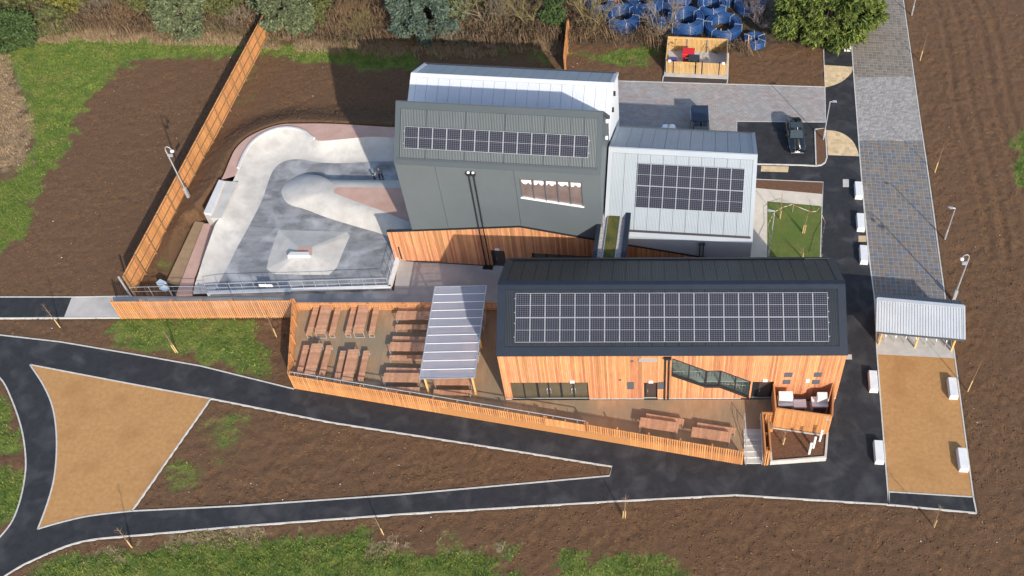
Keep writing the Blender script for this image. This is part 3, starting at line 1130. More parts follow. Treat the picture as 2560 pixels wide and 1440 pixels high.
def pv_meshes(w, h):
    key = (round(w, 3), round(h, 3))
    if key not in PV_CACHE:
        f = MB()
        t = 0.03
        f.box(-w / 2, -h / 2, 0, w / 2, -h / 2 + t, 0.045)
        f.box(-w / 2, h / 2 - t, 0, w / 2, h / 2, 0.045)
        f.box(-w / 2, -h / 2 + t, 0, -w / 2 + t, h / 2 - t, 0.045)
        f.box(w / 2 - t, -h / 2 + t, 0, w / 2, h / 2 - t, 0.045)
        f.box(-w / 2 + t, -0.012, 0, w / 2 - t, 0.012, 0.043)
        g = MB()
        g.box(-w / 2 + t + .002, -h / 4 + t / 2 - 0.008, 0.005, w / 2 - t - .002, h / 4 - t / 2 + 0.008, 0.036)
        PV_CACHE[key] = (mesh_from(f, 'solar_panel', T['pvframe']), mesh_from(g, 'cell_glass', T['cells']))
    return PV_CACHE[key]


def roof_slope(parent, E0, E1, R0, R1, m_panel, m_border, m_deck, verge, eave, ridge, npan, pv=None, thick=0.22, seam=0.03, ph=0.05, gutter=None, lap=0.0):
    U = (E1 - E0)
    W_ = U.length
    U.normalize()
    Vv = (R0 - E0)
    Vv = Vv - U * Vv.dot(U)
    S_ = Vv.length
    Vv.normalize()
    Nn = U.cross(Vv)
    if Nn.z < 0:
        Nn = -Nn
    at_ = lambda u, v, h=0.0: E0 + U * u + Vv * v + Nn * h

    def bx(mb, u0, v0, h0, u1, v1, h1):
        q = [at_(u0, v0, h0), at_(u1, v0, h0), at_(u1, v1, h0), at_(u0, v1, h0)]
        return mb.hexa(q, [p + Nn * (h1 - h0) for p in q])
    part('roof_deck', bx(MB(), 0.01, 0.01, -thick, W_ - 0.01, S_ - 0.005, 0.0), m_deck, parent)
    bh = ph + 0.035
    part('verge_trim', bx(MB(), 0, 0, -thick, verge, S_, bh), m_border, parent)
    part('verge_trim', bx(MB(), W_ - verge, 0, -thick, W_, S_, bh), m_border, parent)
    part('eave_trim', bx(MB(), verge, 0, -thick - .004, W_ - verge, eave, bh - .003), m_border, parent)
    part('ridge_trim', bx(MB(), verge, S_ - ridge, 0, W_ - verge, S_, bh - .003), m_border, parent)
    n = npan
    pw = (W_ - 2 * verge) / n
    for i in range(n):
        mb = bx(MB(), verge + i * pw + seam / 2, eave + 0.03, 0.001, verge + (i + 1) * pw - seam / 2, S_ - ridge - 0.015, ph)
        part('roof_panel', mb, m_panel, parent)
    if gutter:
        part('gutter', bx(MB(), verge * .5, eave - .02, 0.0, W_ - verge * .5, eave + 0.16, bh + 0.05), gutter, parent)
    if pv:
        u0, v0, cols, rows, w, h = pv
        fm, gmsh = pv_meshes(w - 0.015, h - 0.02)
        M3 = Matrix((U, Vv, Nn)).transposed()
        rot = M3.to_euler()
        for r in range(rows):
            for c in range(cols):
                p = at_(u0 + (c + .5) * w, v0 + (r + .5) * h, ph + 0.07)
                o = link('solar_panel', fm, parent, p - parent.location)
                o.rotation_euler = rot
                for s in (-1, 1):
                    g = link('cell_glass', gmsh, o, (0, s * (h - 0.02) / 4 - s * 0.008, 0))
        rails = MB()
        for r in range(rows):
            for f in (0.22, 0.78):
                bx(rails, u0 - 0.1, v0 + (r + f) * h - .02, ph, u0 + cols * w + 0.1, v0 + (r + f) * h + .02, ph + 0.068)
        part('mounting_rail', rails, T['galv'], parent)
    return at_, U, Vv, Nn


def cladding(parent, fr, u0, u1, zb, zt, opens, d0, d1, m, pitch=0.155, gap=0.012, name='cladding_board', rng=None, side=None, joints=True):
    """vertical boards; fr.w for the front, or `side` (function u -> world xy origin and normals) for gables"""
    rng = rng or random.Random(5)
    n = int(round((u1 - u0) / pitch))
    pw = (u1 - u0) / n
    put = side or (lambda u, d, z: fr.w(u, d, z))
    for i in range(n):
        a, b = u0 + i * pw + gap / 2, u0 + (i + 1) * pw - gap / 2
        mid = (a + b) / 2
        segs = [(zb(mid), None)]
        cuts = sorted([o for o in (f(mid) for f in opens) if o], key=lambda t: t[0])
        z = zb(mid)
        pieces = []
        for lo, hi in cuts:
            if lo > z + 0.04:
                pieces.append((z, lo, False))
            z = max(z, hi)
        if zt(mid) > z + 0.04:
            pieces.append((z, None, True))
        if not pieces:
            continue
        jit = rng.uniform(-0.004, 0.004)
        for lo, hi, top in pieces:
            mb = MB()
            tl, tr = (zt(a), zt(b)) if top else (hi, hi)
            cutz = None
            if joints and min(tl, tr) - lo > 1.6 and rng.random() < 0.75:
                cutz = lo + (min(tl, tr) - lo) * rng.choice([0.3, 0.42, 0.5, 0.63, 0.72])
            runs = [(lo, lo, tl, tr)] if cutz is None else [(lo, lo, cutz - .003, cutz - .003), (cutz + .003, cutz + .003, tl, tr)]
            for bl, br, ul, ur in runs:
                mb.hexa([put(a, d0 + jit, bl), put(b, d0 + jit, br), put(b, d1, br), put(a, d1, bl)],
                        [put(a, d0 + jit, ul), put(b, d0 + jit, ur), put(b, d1, ur), put(a, d1, ul)])
            part(name, mb, m, parent)


def rect_open(a, b, z0, z1):
    return lambda u: (z0, z1) if a < u < b else None


def interp(pts, u):
    for (a, z0), (b, z1) in zip(pts[:-1], pts[1:]):
        if a <= u <= b:
            return z0 + (z1 - z0) * (u - a) / (b - a)
    return pts[0][1] if u < pts[0][0] else pts[-1][1]


DK = 1.0   # deck level
# ---- the timber-clad hall in front
FF = Frame((-11.63, 45.26), 0.0034)
FW, FE_, FRD, FRZ, FD = 26.97, 7.12, 4.9, 9.9, 9.8
hallF = thing('timber_clad_hall', 'long timber-clad hall with black pitched roof carrying two rows of solar panels', 'building', FF.w(FW / 2, FD / 2, 0))
mb = MB()
FF.extr(mb, [(1.7, 0), (1.7, 7.9), (FRD, 9.55), (FD - .15, 6.95), (FD - .15, 0)], 0.16, FW - 0.16)
part('wall', mb, T['inside'], hallF)
mb = MB()
for a, b in ((0.16, 0.30), (FW - .3, FW - .16)):
    FF.extr(mb, [(0.125, 0), (0.125, 6.9), (1.698, 7.85), (1.698, 0)], a, b)
FF.box(mb, 0.3, 0.125, 0.3, FW - .3, 1.69, DK - 0.01)
part('end_wall', mb, T['inside'], hallF)
DOORS = [(0.55, 6.83, DK, 3.42, 'd'), (11.36, 12.38, DK, 3.36, 's'), (20.0, 21.66, DK, 3.45, 'r')]
WIN_T = [(13.53, 6.72), (16.24, 5.03), (17.35, 5.03), (19.88, 3.45)]
WIN_B = [(13.53, 4.32), (16.28, 2.66), (17.37, 2.66), (19.88, 1.04)]
opens = [rect_open(a, b, z0, z1) for a, b, z0, z1, _ in DOORS] + [lambda u: (interp(WIN_B, u), interp(WIN_T, u)) if 13.53 < u < 19.9 else None]
cladding(hallF, FF, 0.0, FW, lambda u: DK + 0.06, lambda u: FE_ - .10, opens, -0.02, 0.12, T['timber'], rng=random.Random(21))
gab = [(0.13, FE_ - 0.15), (FRD, FRZ - 0.3), (FD, FE_ - 0.15)]
for end in (0, 1):
    uu = 0.0 if end == 0 else FW
    sg = 1 if end == 0 else -1
    cladding(hallF, FF, 0.13, FD, lambda u: 0.1, lambda u: interp(gab, u), [], 0.0, 0.14, T['timber'], pitch=0.2, rng=random.Random(30 + end),
             side=lambda t, d, z: FF.w(uu + sg * d, t, z))
mb = MB()
FF.box(mb, 0.02, FD - .145, 0.05, FW - .02, FD - 0.02, 6.95)
part('rear_cladding', mb, mat('rear_timber', (0.36, 0.16, 0.055), (0.46, 0.22, 0.085), 3, stretch=(6, 6, .4)), hallF)
TR = math.tan(0)
T['roofF'] = ribbed('black_roof_sheet', (0.013, 0.016, 0.020), (0.018, 0.021, 0.026), (FF.a.x, FF.a.y, 0), 0.13, rough=0.42, strength=0.5)
T['roofF_deck'] = mat('roof_seam_black', (0.008, 0.009, 0.011), None, rough=0.6)
ov = 0.05
E0, E1 = FF.w(-ov, -0.06, FE_), FF.w(FW + ov, -0.06, FE_)
R0, R1 = FF.w(-ov, FRD, FRZ), FF.w(FW + ov, FRD, FRZ)
SL = (R0 - E0).length
roof_slope(hallF, E0, E1, R0, R1, T['roofF'], T['navy'], T['roofF_deck'], 0.62, 0.72, 0.50, 25, pv=(1.42, 1.05, 21, 2, 1.153, 1.93))
K0, K1 = FF.w(FW + ov, FD + 0.06, FE_ - .02), FF.w(-ov, FD + 0.06, FE_ - .02)
roof_slope(hallF, K0, K1, R1, R0, T['roofF'], T['navy'], T['roofF_deck'], 0.62, 0.30, 0.30, 25, gutter=T['dark'])
part('ridge_cap', MB().bar(FF.w(-ov, FRD, FRZ + 0.06), FF.w(FW + ov, FRD, FRZ + 0.06), 0.34, 0.07), T['navy'], hallF)
# white plinth flashing on the deck
for a, b in ((0, .55), (6.86, 11.3), (12.42, 19.2), (21.7, FW)):
    mb = MB()
    FF.box(mb, a, -0.05, DK - .02, b, 0.1, DK + 0.055)
    part('base_flashing', mb, T['kerb'], hallF)
# glazed entrance
T['door_glass'] = mat('brown_reflection_glass', (0.075, 0.062, 0.042), (0.105, 0.088, 0.058), 0.5, rough=0.06, spec=0.9)  # brown reflection of the deck painted into the pane colour
T['door_leaf'] = mat('brown_door', (0.055, 0.04, 0.035), None, rough=0.45)
a0, a1, z0, z1 = 0.55, 6.83, DK, 3.42
edges = [0.55, 1.62, 2.72, 3.62, 4.62, 5.62, 6.83]
mb = MB()
for u in edges[1:-1]:
    w = 0.10 if u not in (2.72, 4.62) else 0.17
    FF.box(mb, u - w / 2, 0.10, z0 + .09, u + w / 2, 0.19, z1 - .07)
FF.box(mb, a0, 0.10, z0, a1, 0.19, z0 + .09)
FF.box(mb, a0, 0.10, z1 - .07, a1, 0.19, z1)
FF.box(mb, a0, 0.10, z0 + .09, a0 + .08, 0.19, z1 - .07)
FF.box(mb, a1 - .08, 0.10, z0 + .09, a1, 0.19, z1 - .07)
fr_ = part('entrance_frame', mb, T['dark'], hallF)
for a, b in zip(edges[:-1], edges[1:]):
    mb = MB()
    FF.box(mb, a + .04, 0.135, z0 + .09, b - .04, 0.155, z1 - .07)
    g = part('pane', mb, T['door_glass'], hallF)
for u in (3.62, 5.62):
    for s in (-1, 1):
        mb = MB().tube([FF.w(u + s * .10, 0.10, z0 + .75), FF.w(u + s * .16, 0.03, z0 + .8), FF.w(u + s * .16, 0.03, z0 + 1.35), FF.w(u + s * .10, 0.10, z0 + 1.4)], 0.025)
        part('handle', mb, T['galv'], hallF)


def plain_door(fr, parent, a, b, z0, z1, leaf_a, leaf_b, dd=0.10):
    mb = MB()
    fr.box(mb, a, dd, z0, a + .07, dd + .08, z1)
    fr.box(mb, b - .07, dd, z0, b, dd + .08, z1)
    fr.box(mb, a + .07, dd, z1 - .07, b - .07, dd + .08, z1)
    part('door_frame', mb, T['dark'], parent)
    mb = MB()
    fr.box(mb, a + .07, dd + .05, z0, b - .07, dd + .075, z1 - .07)
    part('door_lining', mb, T['dark'], parent)
    mb = MB()
    fr.box(mb, leaf_a, dd + .012, z0 + .02, leaf_b, dd + .045, z1 - .09)
    dl = part('door', mb, T['door_leaf'], parent)
    mb = MB()
    mb.tube([fr.w(leaf_a + .12, dd - .03, z0 + .85), fr.w(leaf_a + .12, dd - .03, z0 + 1.25)], 0.02)
    h = part('handle', mb, T['galv'], dl, local=False)
    h.location = h.location - parent.location


plain_door(FF, hallF, 11.36, 12.38, DK, 3.36, 11.48, 12.26)
plain_door(FF, hallF, 20.0, 21.66, DK, 3.45, 20.55, 21.5)
# raking window
wx_ = [13.53, 14.86, 16.24, 17.35, 18.62, 19.88]
fm = MB()
for i, u in enumerate(wx_):
    w = 0.16 if i in (2, 3) else 0.09
    b_, t_ = interp(WIN_B, min(max(u, 13.54), 19.87)), interp(WIN_T, min(max(u, 13.54), 19.87))
    FF.box(fm, max(u - w / 2, 13.53), 0.0, b_ + .05, min(u + w / 2, 19.9), 0.10, t_ - .03)
for pts, o_ in ((WIN_T, -.04), (WIN_B, 0.10)):
    for (ua, za), (ub, zb_) in zip(pts[:-1], pts[1:]):
        h_ = 0.10 if o_ < 0 else 0.30
        fm.hexa([FF.w(ua, -0.035, za + o_ - h_ / 2), FF.w(ub, -0.035, zb_ + o_ - h_ / 2), FF.w(ub, .11, zb_ + o_ - h_ / 2), FF.w(ua, .11, za + o_ - h_ / 2)],
                [FF.w(ua, -0.035, za + o_ + h_ / 2), FF.w(ub, -0.035, zb_ + o_ + h_ / 2), FF.w(ub, .11, zb_ + o_ + h_ / 2), FF.w(ua, .11, za + o_ + h_ / 2)])
part('window_frame', fm, T['dark'], hallF)
for a, b in zip(wx_[:-1], wx_[1:]):
    za0, za1, zt0, zt1 = interp(WIN_B, a + .01), interp(WIN_B, b - .01), interp(WIN_T, a + .01), interp(WIN_T, b - .01)
    mb = MB().hexa([FF.w(a + .05, .05, za0), FF.w(b - .05, .05, za1), FF.w(b - .05, .065, za1), FF.w(a + .05, .065, za0)],
                   [FF.w(a + .05, .05, zt0), FF.w(b - .05, .05, zt1), FF.w(b - .05, .065, zt1), FF.w(a + .05, .065, zt0)])
    part('pane', mb, T['glass'], hallF)
mb = MB()
FF.box(mb, 13.4, 0.13, 3.2, 20.0, 1.69, 3.36)
part('landing', mb, mat('landing_slab', (0.55, 0.62, 0.58), None, rough=0.7), hallF)
mb = MB()
for i in range(26):
    u = 13.7 + i * 0.24
    mb.tube([FF.w(u, 0.5, 3.3), FF.w(u, 0.42, 4.3)], 0.022, 4)
    mb.tube([FF.w(u + .1, 0.62, 1.1), FF.w(u + .1, 0.55, 2.5)], 0.022, 4)
mb.tube([FF.w(13.6, .42, 4.3), FF.w(20, .42, 4.3)], 0.03, 5)
mb.tube([FF.w(13.6, .55, 2.9), FF.w(20, .55, 2.0)], 0.03, 5)
part('balustrade', mb, T['white'], hallF)
# vents, lamps, sign board, downpipes on the front
for a, b, z0, z1 in ((9.97, 10.50, 2.48, 3.46), (12.44, 12.93, 2.48, 3.46), (22.42, 23.04, 4.16, 4.74), (22.40, 23.0, 3.16, 3.72), (24.76, 25.36, 4.16, 4.74), (24.74, 25.34, 3.16, 3.70),
                     (10.28, 10.50, 6.3, 6.48), (9.3, 9.5, 3.72, 3.88)):
    mb = MB()
    FF.box(mb, a, -0.06, z0, b, -0.018, z1)
    v = part('wall_vent', mb, T['vent'], hallF)
mb = MB()
FF.box(mb, 10.9, -0.08, 6.36, 12.33, -0.022, 6.72)
part('sign_board', mb, T['galv'], hallF)
for u, z in ((5.6, 3.52), (11.86, 3.48), (20.95, 3.62)):
    mb = MB()
    FF.box(mb, u - .18, -0.16, z, u + .18, -0.018, z + .16)
    part('emergency_light', mb, T['white'], hallF)
part('bulkhead_lamp', MB().tube([FF.w(24.35, -.02, 3.6), FF.w(24.35, -.12, 3.6)], [0.2, 0.16], 12), T['white'], hallF)
for u in (12.99, 13.27):
    mb = MB().tube([FF.w(u, -0.12, DK + 0.02), FF.w(u, -0.12, 6.75)], 0.06, 8)
    FF.box(mb, u - .15, -0.2, 6.72, u + .15, -.03, 6.98)
    part('downpipe', mb, T['dark'], hallF)

# ---- the hall complex behind: one frame for three volumes
B0 = P(993.5, 650)
B1 = P(1215, 663)
GA = math.atan2(B1.y - B0.y, B1.x - B0.x)
GF = Frame(B0, GA)
ud = (GF.a.x, GF.a.y, 0)
T['grey_wall'] = mat('grey_wall_panel', (0.100, 0.118, 0.127), (0.111, 0.129, 0.138), 0.4, rough=0.5)
T['grey_trim'] = mat('grey_trim', (0.060, 0.074, 0.079), (0.067, 0.081, 0.086), 0.4, rough=0.45)
T['roofG'] = ribbed('grey_roof_sheet', (0.056, 0.070, 0.074), (0.064, 0.078, 0.082), ud, 0.13, rough=0.42, strength=0.5)
T['pale_trim'] = mat('pale_trim', (0.35, 0.38, 0.41), (0.38, 0.41, 0.44), 0.4, rough=0.4)
T['roofS'] = ribbed('pale_roof_sheet', (0.29, 0.325, 0.35), (0.32, 0.355, 0.38), ud, 0.13, rough=0.4, strength=0.35)
T['roofSb'] = ribbed('blue_grey_roof_sheet', (0.27, 0.31, 0.36), (0.30, 0.34, 0.39), ud, 0.13, rough=0.4, strength=0.3)
T['roofR'] = ribbed('silver_roof_sheet', (0.56, 0.58, 0.62), (0.61, 0.63, 0.67), ud, 0.13, rough=0.4, strength=0.35)
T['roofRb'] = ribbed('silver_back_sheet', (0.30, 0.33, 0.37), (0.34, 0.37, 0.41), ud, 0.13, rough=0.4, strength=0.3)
T['white_wall'] = mat('white_wall_panel', (0.70, 0.71, 0.72), (0.76, 0.77, 0.78), 0.5, rough=0.5)
T['pale_wall'] = mat('pale_wall_panel', (0.36, 0.40, 0.44), (0.39, 0.43, 0.47), 0.5, rough=0.5)
T['seam_dark'] = mat('seam_dark', (0.05, 0.058, 0.065), None, rough=0.6)
T['seam_light'] = mat('seam_light', (0.62, 0.65, 0.69), None, rough=0.5)
TIM = [(-0.16, 3.93), (2.14, 4.23), (11.96, 5.58), (18.76, 4.37), (27.8, 2.91), (32.2, 2.2)]

hallG = thing('tall_grey_hall', 'tall dark grey metal hall with one row of solar panels and timber lower wall', 'building', GF.w(10.7, 3.9, 0))
g0, g1 = 2.17, 19.23
GE, GRD, GRZ, GD, GB = 12.4, 3.62, 16.0, 7.8, 11.8
mb = MB()
GF.extr(mb, [(0.12, 0), (0.12, GE - .15), (GRD, GRZ - .28), (GD - .12, GB - .15), (GD - .12, 0)], g0 + .1, g1 - .1)
part('wall', mb, T['grey_wall'], hallG)
for a, b in ((g0 + .003, 5.5), (5.53, 12.05), (12.08, g1 - .003)):
    # wall panels follow the timber line below; the third leaves the window open
    us = [a] + [p for p, _ in TIM if a < p < b] + ([12.5, 17.66] if a > 12 else []) + [b]
    us = sorted(us)
    mb = MB()
    for p, q in zip(us[:-1], us[1:]):
        lo = (interp(TIM, p), interp(TIM, q))
        if p >= 12.49 and q <= 17.67:
            wb = ((p, 9.27 + (p - 12.5) * -.138), (q, 9.27 + (q - 12.5) * -.138))
            for zz0, zz1 in (((lo[0] + .1, lo[1] + .1), (wb[0][1], wb[1][1])), ((11.44, 11.44), (GE - .05, GE - .05))):
                mb.hexa([GF.w(p, 0, zz0[0]), GF.w(q, 0, zz0[1]), GF.w(q, .115, zz0[1]), GF.w(p, .115, zz0[0])],
                        [GF.w(p, 0, zz1[0]), GF.w(q, 0, zz1[1]), GF.w(q, .115, zz1[1]), GF.w(p, .115, zz1[0])])
        else:
            mb.hexa([GF.w(p, 0, lo[0] + .1), GF.w(q, 0, lo[1] + .1), GF.w(q, .115, lo[1] + .1), GF.w(p, .115, lo[0] + .1)],
                    [GF.w(p, 0, GE - .05), GF.w(q, 0, GE - .05), GF.w(q, .115, GE - .05), GF.w(p, .115, GE - .05)])
    part('wall_panel', mb, T['grey_wall'], hallG)
E0, E1, R0, R1 = GF.w(g0 - .03, -0.05, GE), GF.w(g1 + .03, -0.05, GE), GF.w(g0 - .03, GRD, GRZ), GF.w(g1 + .03, GRD, GRZ)
roof_slope(hallG, E0, E1, R0, R1, T['roofG'], T['grey_trim'], T['seam_dark'], 0.42, 0.42, 0.55, 15, pv=(0.83, 1.36, 13, 1, 1.172, 1.80), gutter=T['seam_dark'])
K0, K1 = GF.w(g1 + .03, GD + .03, GB), GF.w(g0 - .03, GD + .03, GB)
roof_slope(hallG, K0, K1, R1, R0, T['roofG'], T['grey_trim'], T['seam_dark'], 0.4, 0.3, 0.3, 15)
for u in (8.30, 8.70):
    mb = MB()
    GF.box(mb, u - .17, -0.3, 11.72, u + .17, -.06, 12.02)
    hp = part('hopper', mb, T['dark'], hallG)
    part('hopper_cap', MB().lathe(GF.w(u, -.18, 12.02), [(.13, 0), (.12, .08), (.05, .12)], 10), T['white'], hallG)
    mb = MB().tube([GF.w(u, -0.16, 0.1), GF.w(u, -0.16, 11.75)], 0.055, 8)
    part('downpipe', mb, T['dark'], hallG)
mb = MB()
GF.box(mb, 8.05, -0.55, 0.04, 8.95, -0.2, 0.12)
part('gully_grate', mb, T['black'], hallG)
# tall window of the grey hall
T['hall_glass'] = mat('soil_reflection_glass', (0.13, 0.095, 0.088), (0.20, 0.155, 0.148), 0.8, rough=0.12, spec=0.8)  # reflected soil put into the glass as a brown base colour
wl = lambda u: 9.27 + (u - 12.5) * -.138
mb = MB()
for i in range(5):
    a, b = 12.5 + i * 1.032, 12.5 + (i + 1) * 1.032
    q = MB().hexa([GF.w(a + .03, .05, wl(a) + .05), GF.w(b - .03, .05, wl(b) + .05), GF.w(b - .03, .075, wl(b) + .05), GF.w(a + .03, .075, wl(a) + .05)],
                  [GF.w(a + .03, .05, 11.4), GF.w(b - .03, .05, 11.4), GF.w(b - .03, .075, 11.4), GF.w(a + .03, .075, 11.4)])
    part('pane', q, T['hall_glass'], hallG)
    # ragged white strip at each pane head, pressed on the glass
    pts = []
    rr = random.Random(i + 4)
    n_ = 12
    xa, xb = a + .12, b - .1
    low = [11.12 - 0.28 * abs(math.sin((k / n_) * math.pi * 1.5 + i)) - rr.random() * .08 for k in range(n_ + 1)]
    f = MB()
    for k in range(n_):
        ua, ub = xa + (xb - xa) * k / n_, xa + (xb - xa) * (k + 1) / n_
        f.hexa([GF.w(ua, .035, low[k]), GF.w(ub, .035, low[k + 1]), GF.w(ub, .046, low[k + 1]), GF.w(ua, .046, low[k])],
               [GF.w(ua, .035, 11.28 - rr.random() * .05), GF.w(ub, .035, 11.28 - rr.random() * .05), GF.w(ub, .046, 11.28), GF.w(ua, .046, 11.28)])
    part('ragged_white_strip', f, T['white'], hallG)
fm = MB()
for i in range(6):
    u = 12.5 + i * 1.032
    fm.hexa([GF.w(u - .035, -.02, wl(u)), GF.w(u + .035, -.02, wl(u)), GF.w(u + .035, .1, wl(u)), GF.w(u - .035, .1, wl(u))],
            [GF.w(u - .035, -.02, 11.46), GF.w(u + .035, -.02, 11.46), GF.w(u + .035, .1, 11.46), GF.w(u - .035, .1, 11.46)])
part('window_frame', fm, T['vent'], hallG)
fm = MB().hexa([GF.w(12.4, -.12, wl(12.4) - .05), GF.w(17.75, -.12, wl(17.75) - .05), GF.w(17.75, .1, wl(17.75) - .05), GF.w(12.4, .1, wl(12.4) - .05)],
               [GF.w(12.4, -.12, wl(12.4) + .03), GF.w(17.75, -.12, wl(17.75) + .03), GF.w(17.75, .1, wl(17.75) + .03), GF.w(12.4, .1, wl(12.4) + .03)])
part('window_sill', fm, T['white'], hallG)
# timber lower wall of the grey hall, with the screen wall at its free end
DO = [rect_open(9.05, 10.22, 0, 2.28), rect_open(12.74, 18.7, 0, 2.2)]
cladding(hallG, GF, -0.16, 19.2, lambda u: 0.14, lambda u: interp(TIM, u), DO, -0.10, 0.08, T['timber'], rng=random.Random(77))
mb = MB()
for (ua, za), (ub, zb_) in zip([(-0.2, 3.92)] + TIM[1:3], TIM[1:3] + [(19.2, interp(TIM, 19.2))]):
    mb.hexa([GF.w(ua, -.13, za - .005), GF.w(ub, -.13, zb_ - .005), GF.w(ub, .115, zb_ - .005), GF.w(ua, .115, za - .005)],
            [GF.w(ua, -.13, za + .10), GF.w(ub, -.13, zb_ + .10), GF.w(ub, .115, zb_ + .10), GF.w(ua, .115, za + .10)])
part('timber_capping', mb, T['dark'], hallG)
mb = MB()
GF.box(mb, -0.1, 0.09, 0.0, 2.25, 0.3, 3.9)
part('screen_wall', mb, T['post'], hallG)
mb = MB()
GF.box(mb, 0.9, -0.12, 0.03, 9.0, 0.05, 0.135)
GF.box(mb, 10.25, -0.12, 0.03, 12.7, 0.05, 0.135)
part('base_trim', mb, T['dark'], hallG)
mb = MB()
GF.box(mb, 0.42, -0.125, 0.3, 0.56, -0.101, 2.0)
part('wall_slot', mb, T['dark'], hallG)
plain_door(GF, hallG, 9.05, 10.22, 0.04, 2.28, 9.3, 10.1, dd=-0.03)
mb = MB()
GF.box(mb, 9.42, -0.22, 2.42, 9.82, -.105, 2.58)
part('emergency_light', mb, T['white'], hallG)
for i in range(5):
    a = 12.78 + i * 1.18
    mb = MB()
    GF.box(mb, a + .04, 0.03, 0.08, a + 1.14, 0.05, 2.14)
    part('pane', mb, T['door_glass'], hallG)
mb = MB()
for i in range(6):
    a = 12.78 + i * 1.18
    GF.box(mb, a - .04, -0.05, 0.05, a + .04, 0.07, 2.2)
part('glazing_frame', mb, T['dark'], hallG)
for z, t in ((14.4, 0.5), (13.2, -0.2)):
    o = part('wall_camera', MB().lathe(GF.w(g1 + .22, GRD + t, z), [(.05, 0), (.13, .06), (.13, .3), (.06, .36)], 8), T['white'], hallG)

# silver hall at the back
hallR = thing('silver_roofed_hall', 'silver metal roofed hall with white gable behind the tall grey hall', 'building', GF.w(10, 11.8, 0))
r0, r1 = 0.86, 19.17
mb = MB()
GF.extr(mb, [(GD + .02, 0), (GD + .02, 10.0), (11.8, 11.95), (15.7, 9.95), (15.7, 0)], r0 + .06, r1 - .02)
part('wall', mb, T['white_wall'], hallR)
E0, E1, R0, R1 = GF.w(r0, GD + .06, 10.12), GF.w(r1 + .04, GD + .06, 10.12), GF.w(r0, 11.8, 12.18), GF.w(r1 + .04, 11.8, 12.18)
T['silver_trim'] = mat('silver_trim', (0.58, 0.60, 0.63), (0.62, 0.64, 0.67), .4, rough=.4)
roof_slope(hallR, E0, E1, R0, R1, T['roofR'], T['silver_trim'], mat('seam_mid', (0.26, 0.29, 0.35), None), 0.55, 0.2, 0.35, 17)
K0, K1 = GF.w(r1 + .04, 15.8, 10.12), GF.w(r0, 15.8, 10.12)
roof_slope(hallR, K0, K1, R1, R0, T['roofRb'], T['silver_trim'], T['seam_light'], 0.35, 0.3, 0.06, 17, gutter=T['dark'])
for z, t in ((11.2, .1), (10.7, -1.5)):
    part('wall_light', MB().cbox(GF.w(r1 + .1, 11.5 + t, z), .2, .28, .35), T['dark'], hallR)

# pale hall on the right
hallS = thing('pale_grey_hall', 'pale blue-grey metal hall with sixteen solar panels beside the car park', 'building', GF.w(26, 6.4, 0))
s0, s1 = 19.30, 32.23
SE, SRD, SRZ, SD, SB = 5.12, 5.92, 9.95, 12.73, 6.25
mb = MB()
GF.extr(mb, [(0.1, 0), (0.1, SE - .12), (SRD, SRZ - .26), (SD - .1, SB - .12), (SD - .1, 0)], s0 + .05, s1 - .06)
part('wall', mb, T['pale_wall'], hallS)
mb = MB()
ts = [(19.3, interp(TIM, 19.3)), (27.8, 2.91), (s1, 2.2)]
for (ua, za), (ub, zb_) in zip(ts[:-1], ts[1:]):
    mb.hexa([GF.w(ua, 0, za + .1), GF.w(ub, 0, zb_ + .1), GF.w(ub, .098, zb_ + .1), GF.w(ua, .098, za + .1)],
            [GF.w(ua, 0, SE - .05), GF.w(ub, 0, SE - .05), GF.w(ub, .098, SE - .05), GF.w(ua, .098, SE - .05)])
part('wall_panel', mb, T['pale_wall'], hallS)
cladding(hallS, GF, 19.25, s1, lambda u: 0.1, lambda u: interp(TIM, u), [], -0.08, 0.09, T['timber'], rng=random.Random(78))
mb = MB()
for (ua, za), (ub, zb_) in zip(ts[:-1], ts[1:]):
    mb.hexa([GF.w(ua, -.11, za - .005), GF.w(ub, -.11, zb_ - .005), GF.w(ub, .09, zb_ - .005), GF.w(ua, .09, za - .005)],
            [GF.w(ua, -.11, za + .10), GF.w(ub, -.11, zb_ + .10), GF.w(ub, .09, zb_ + .10), GF.w(ua, .09, za + .10)])
part('timber_capping', mb, T['dark'], hallS)
E0, E1, R0, R1 = GF.w(s0, -0.05, SE), GF.w(s1 + .03, -0.05, SE), GF.w(s0, SRD, SRZ), GF.w(s1 + .03, SRD, SRZ)
roof_slope(hallS, E0, E1, R0, R1, T['roofS'], T['pale_trim'], mat('seam_blue', (0.10, 0.125, 0.15), None), 0.35, 0.42, 0.45, 11, pv=(2.62, 2.55, 8, 2, 1.165, 1.93), gutter=mat('gutter_brown', (0.035, 0.026, 0.026), None, rough=0.5))
K0, K1 = GF.w(s1 + .03, SD + .05, SB), GF.w(s0, SD + .05, SB)
roof_slope(hallS, K0, K1, R1, R0, T['roofSb'], mat('bluegrey_trim', (0.30, 0.34, 0.385), None, rough=0.45), mat('seam_blue_back', (0.14, 0.165, 0.20), None), 0.35, 0.3, 0.05, 11, gutter=T['seam_dark'])
for u in (27.75, 28.05):
    mb = MB().tube([GF.w(u, -0.14, 0.1), GF.w(u, -0.14, 4.75)], 0.06, 8)
    GF.box(mb, u - .13, -.24, 4.7, u + .13, -.04, 4.88)
    part('downpipe', mb, T['seam_dark'], hallS)

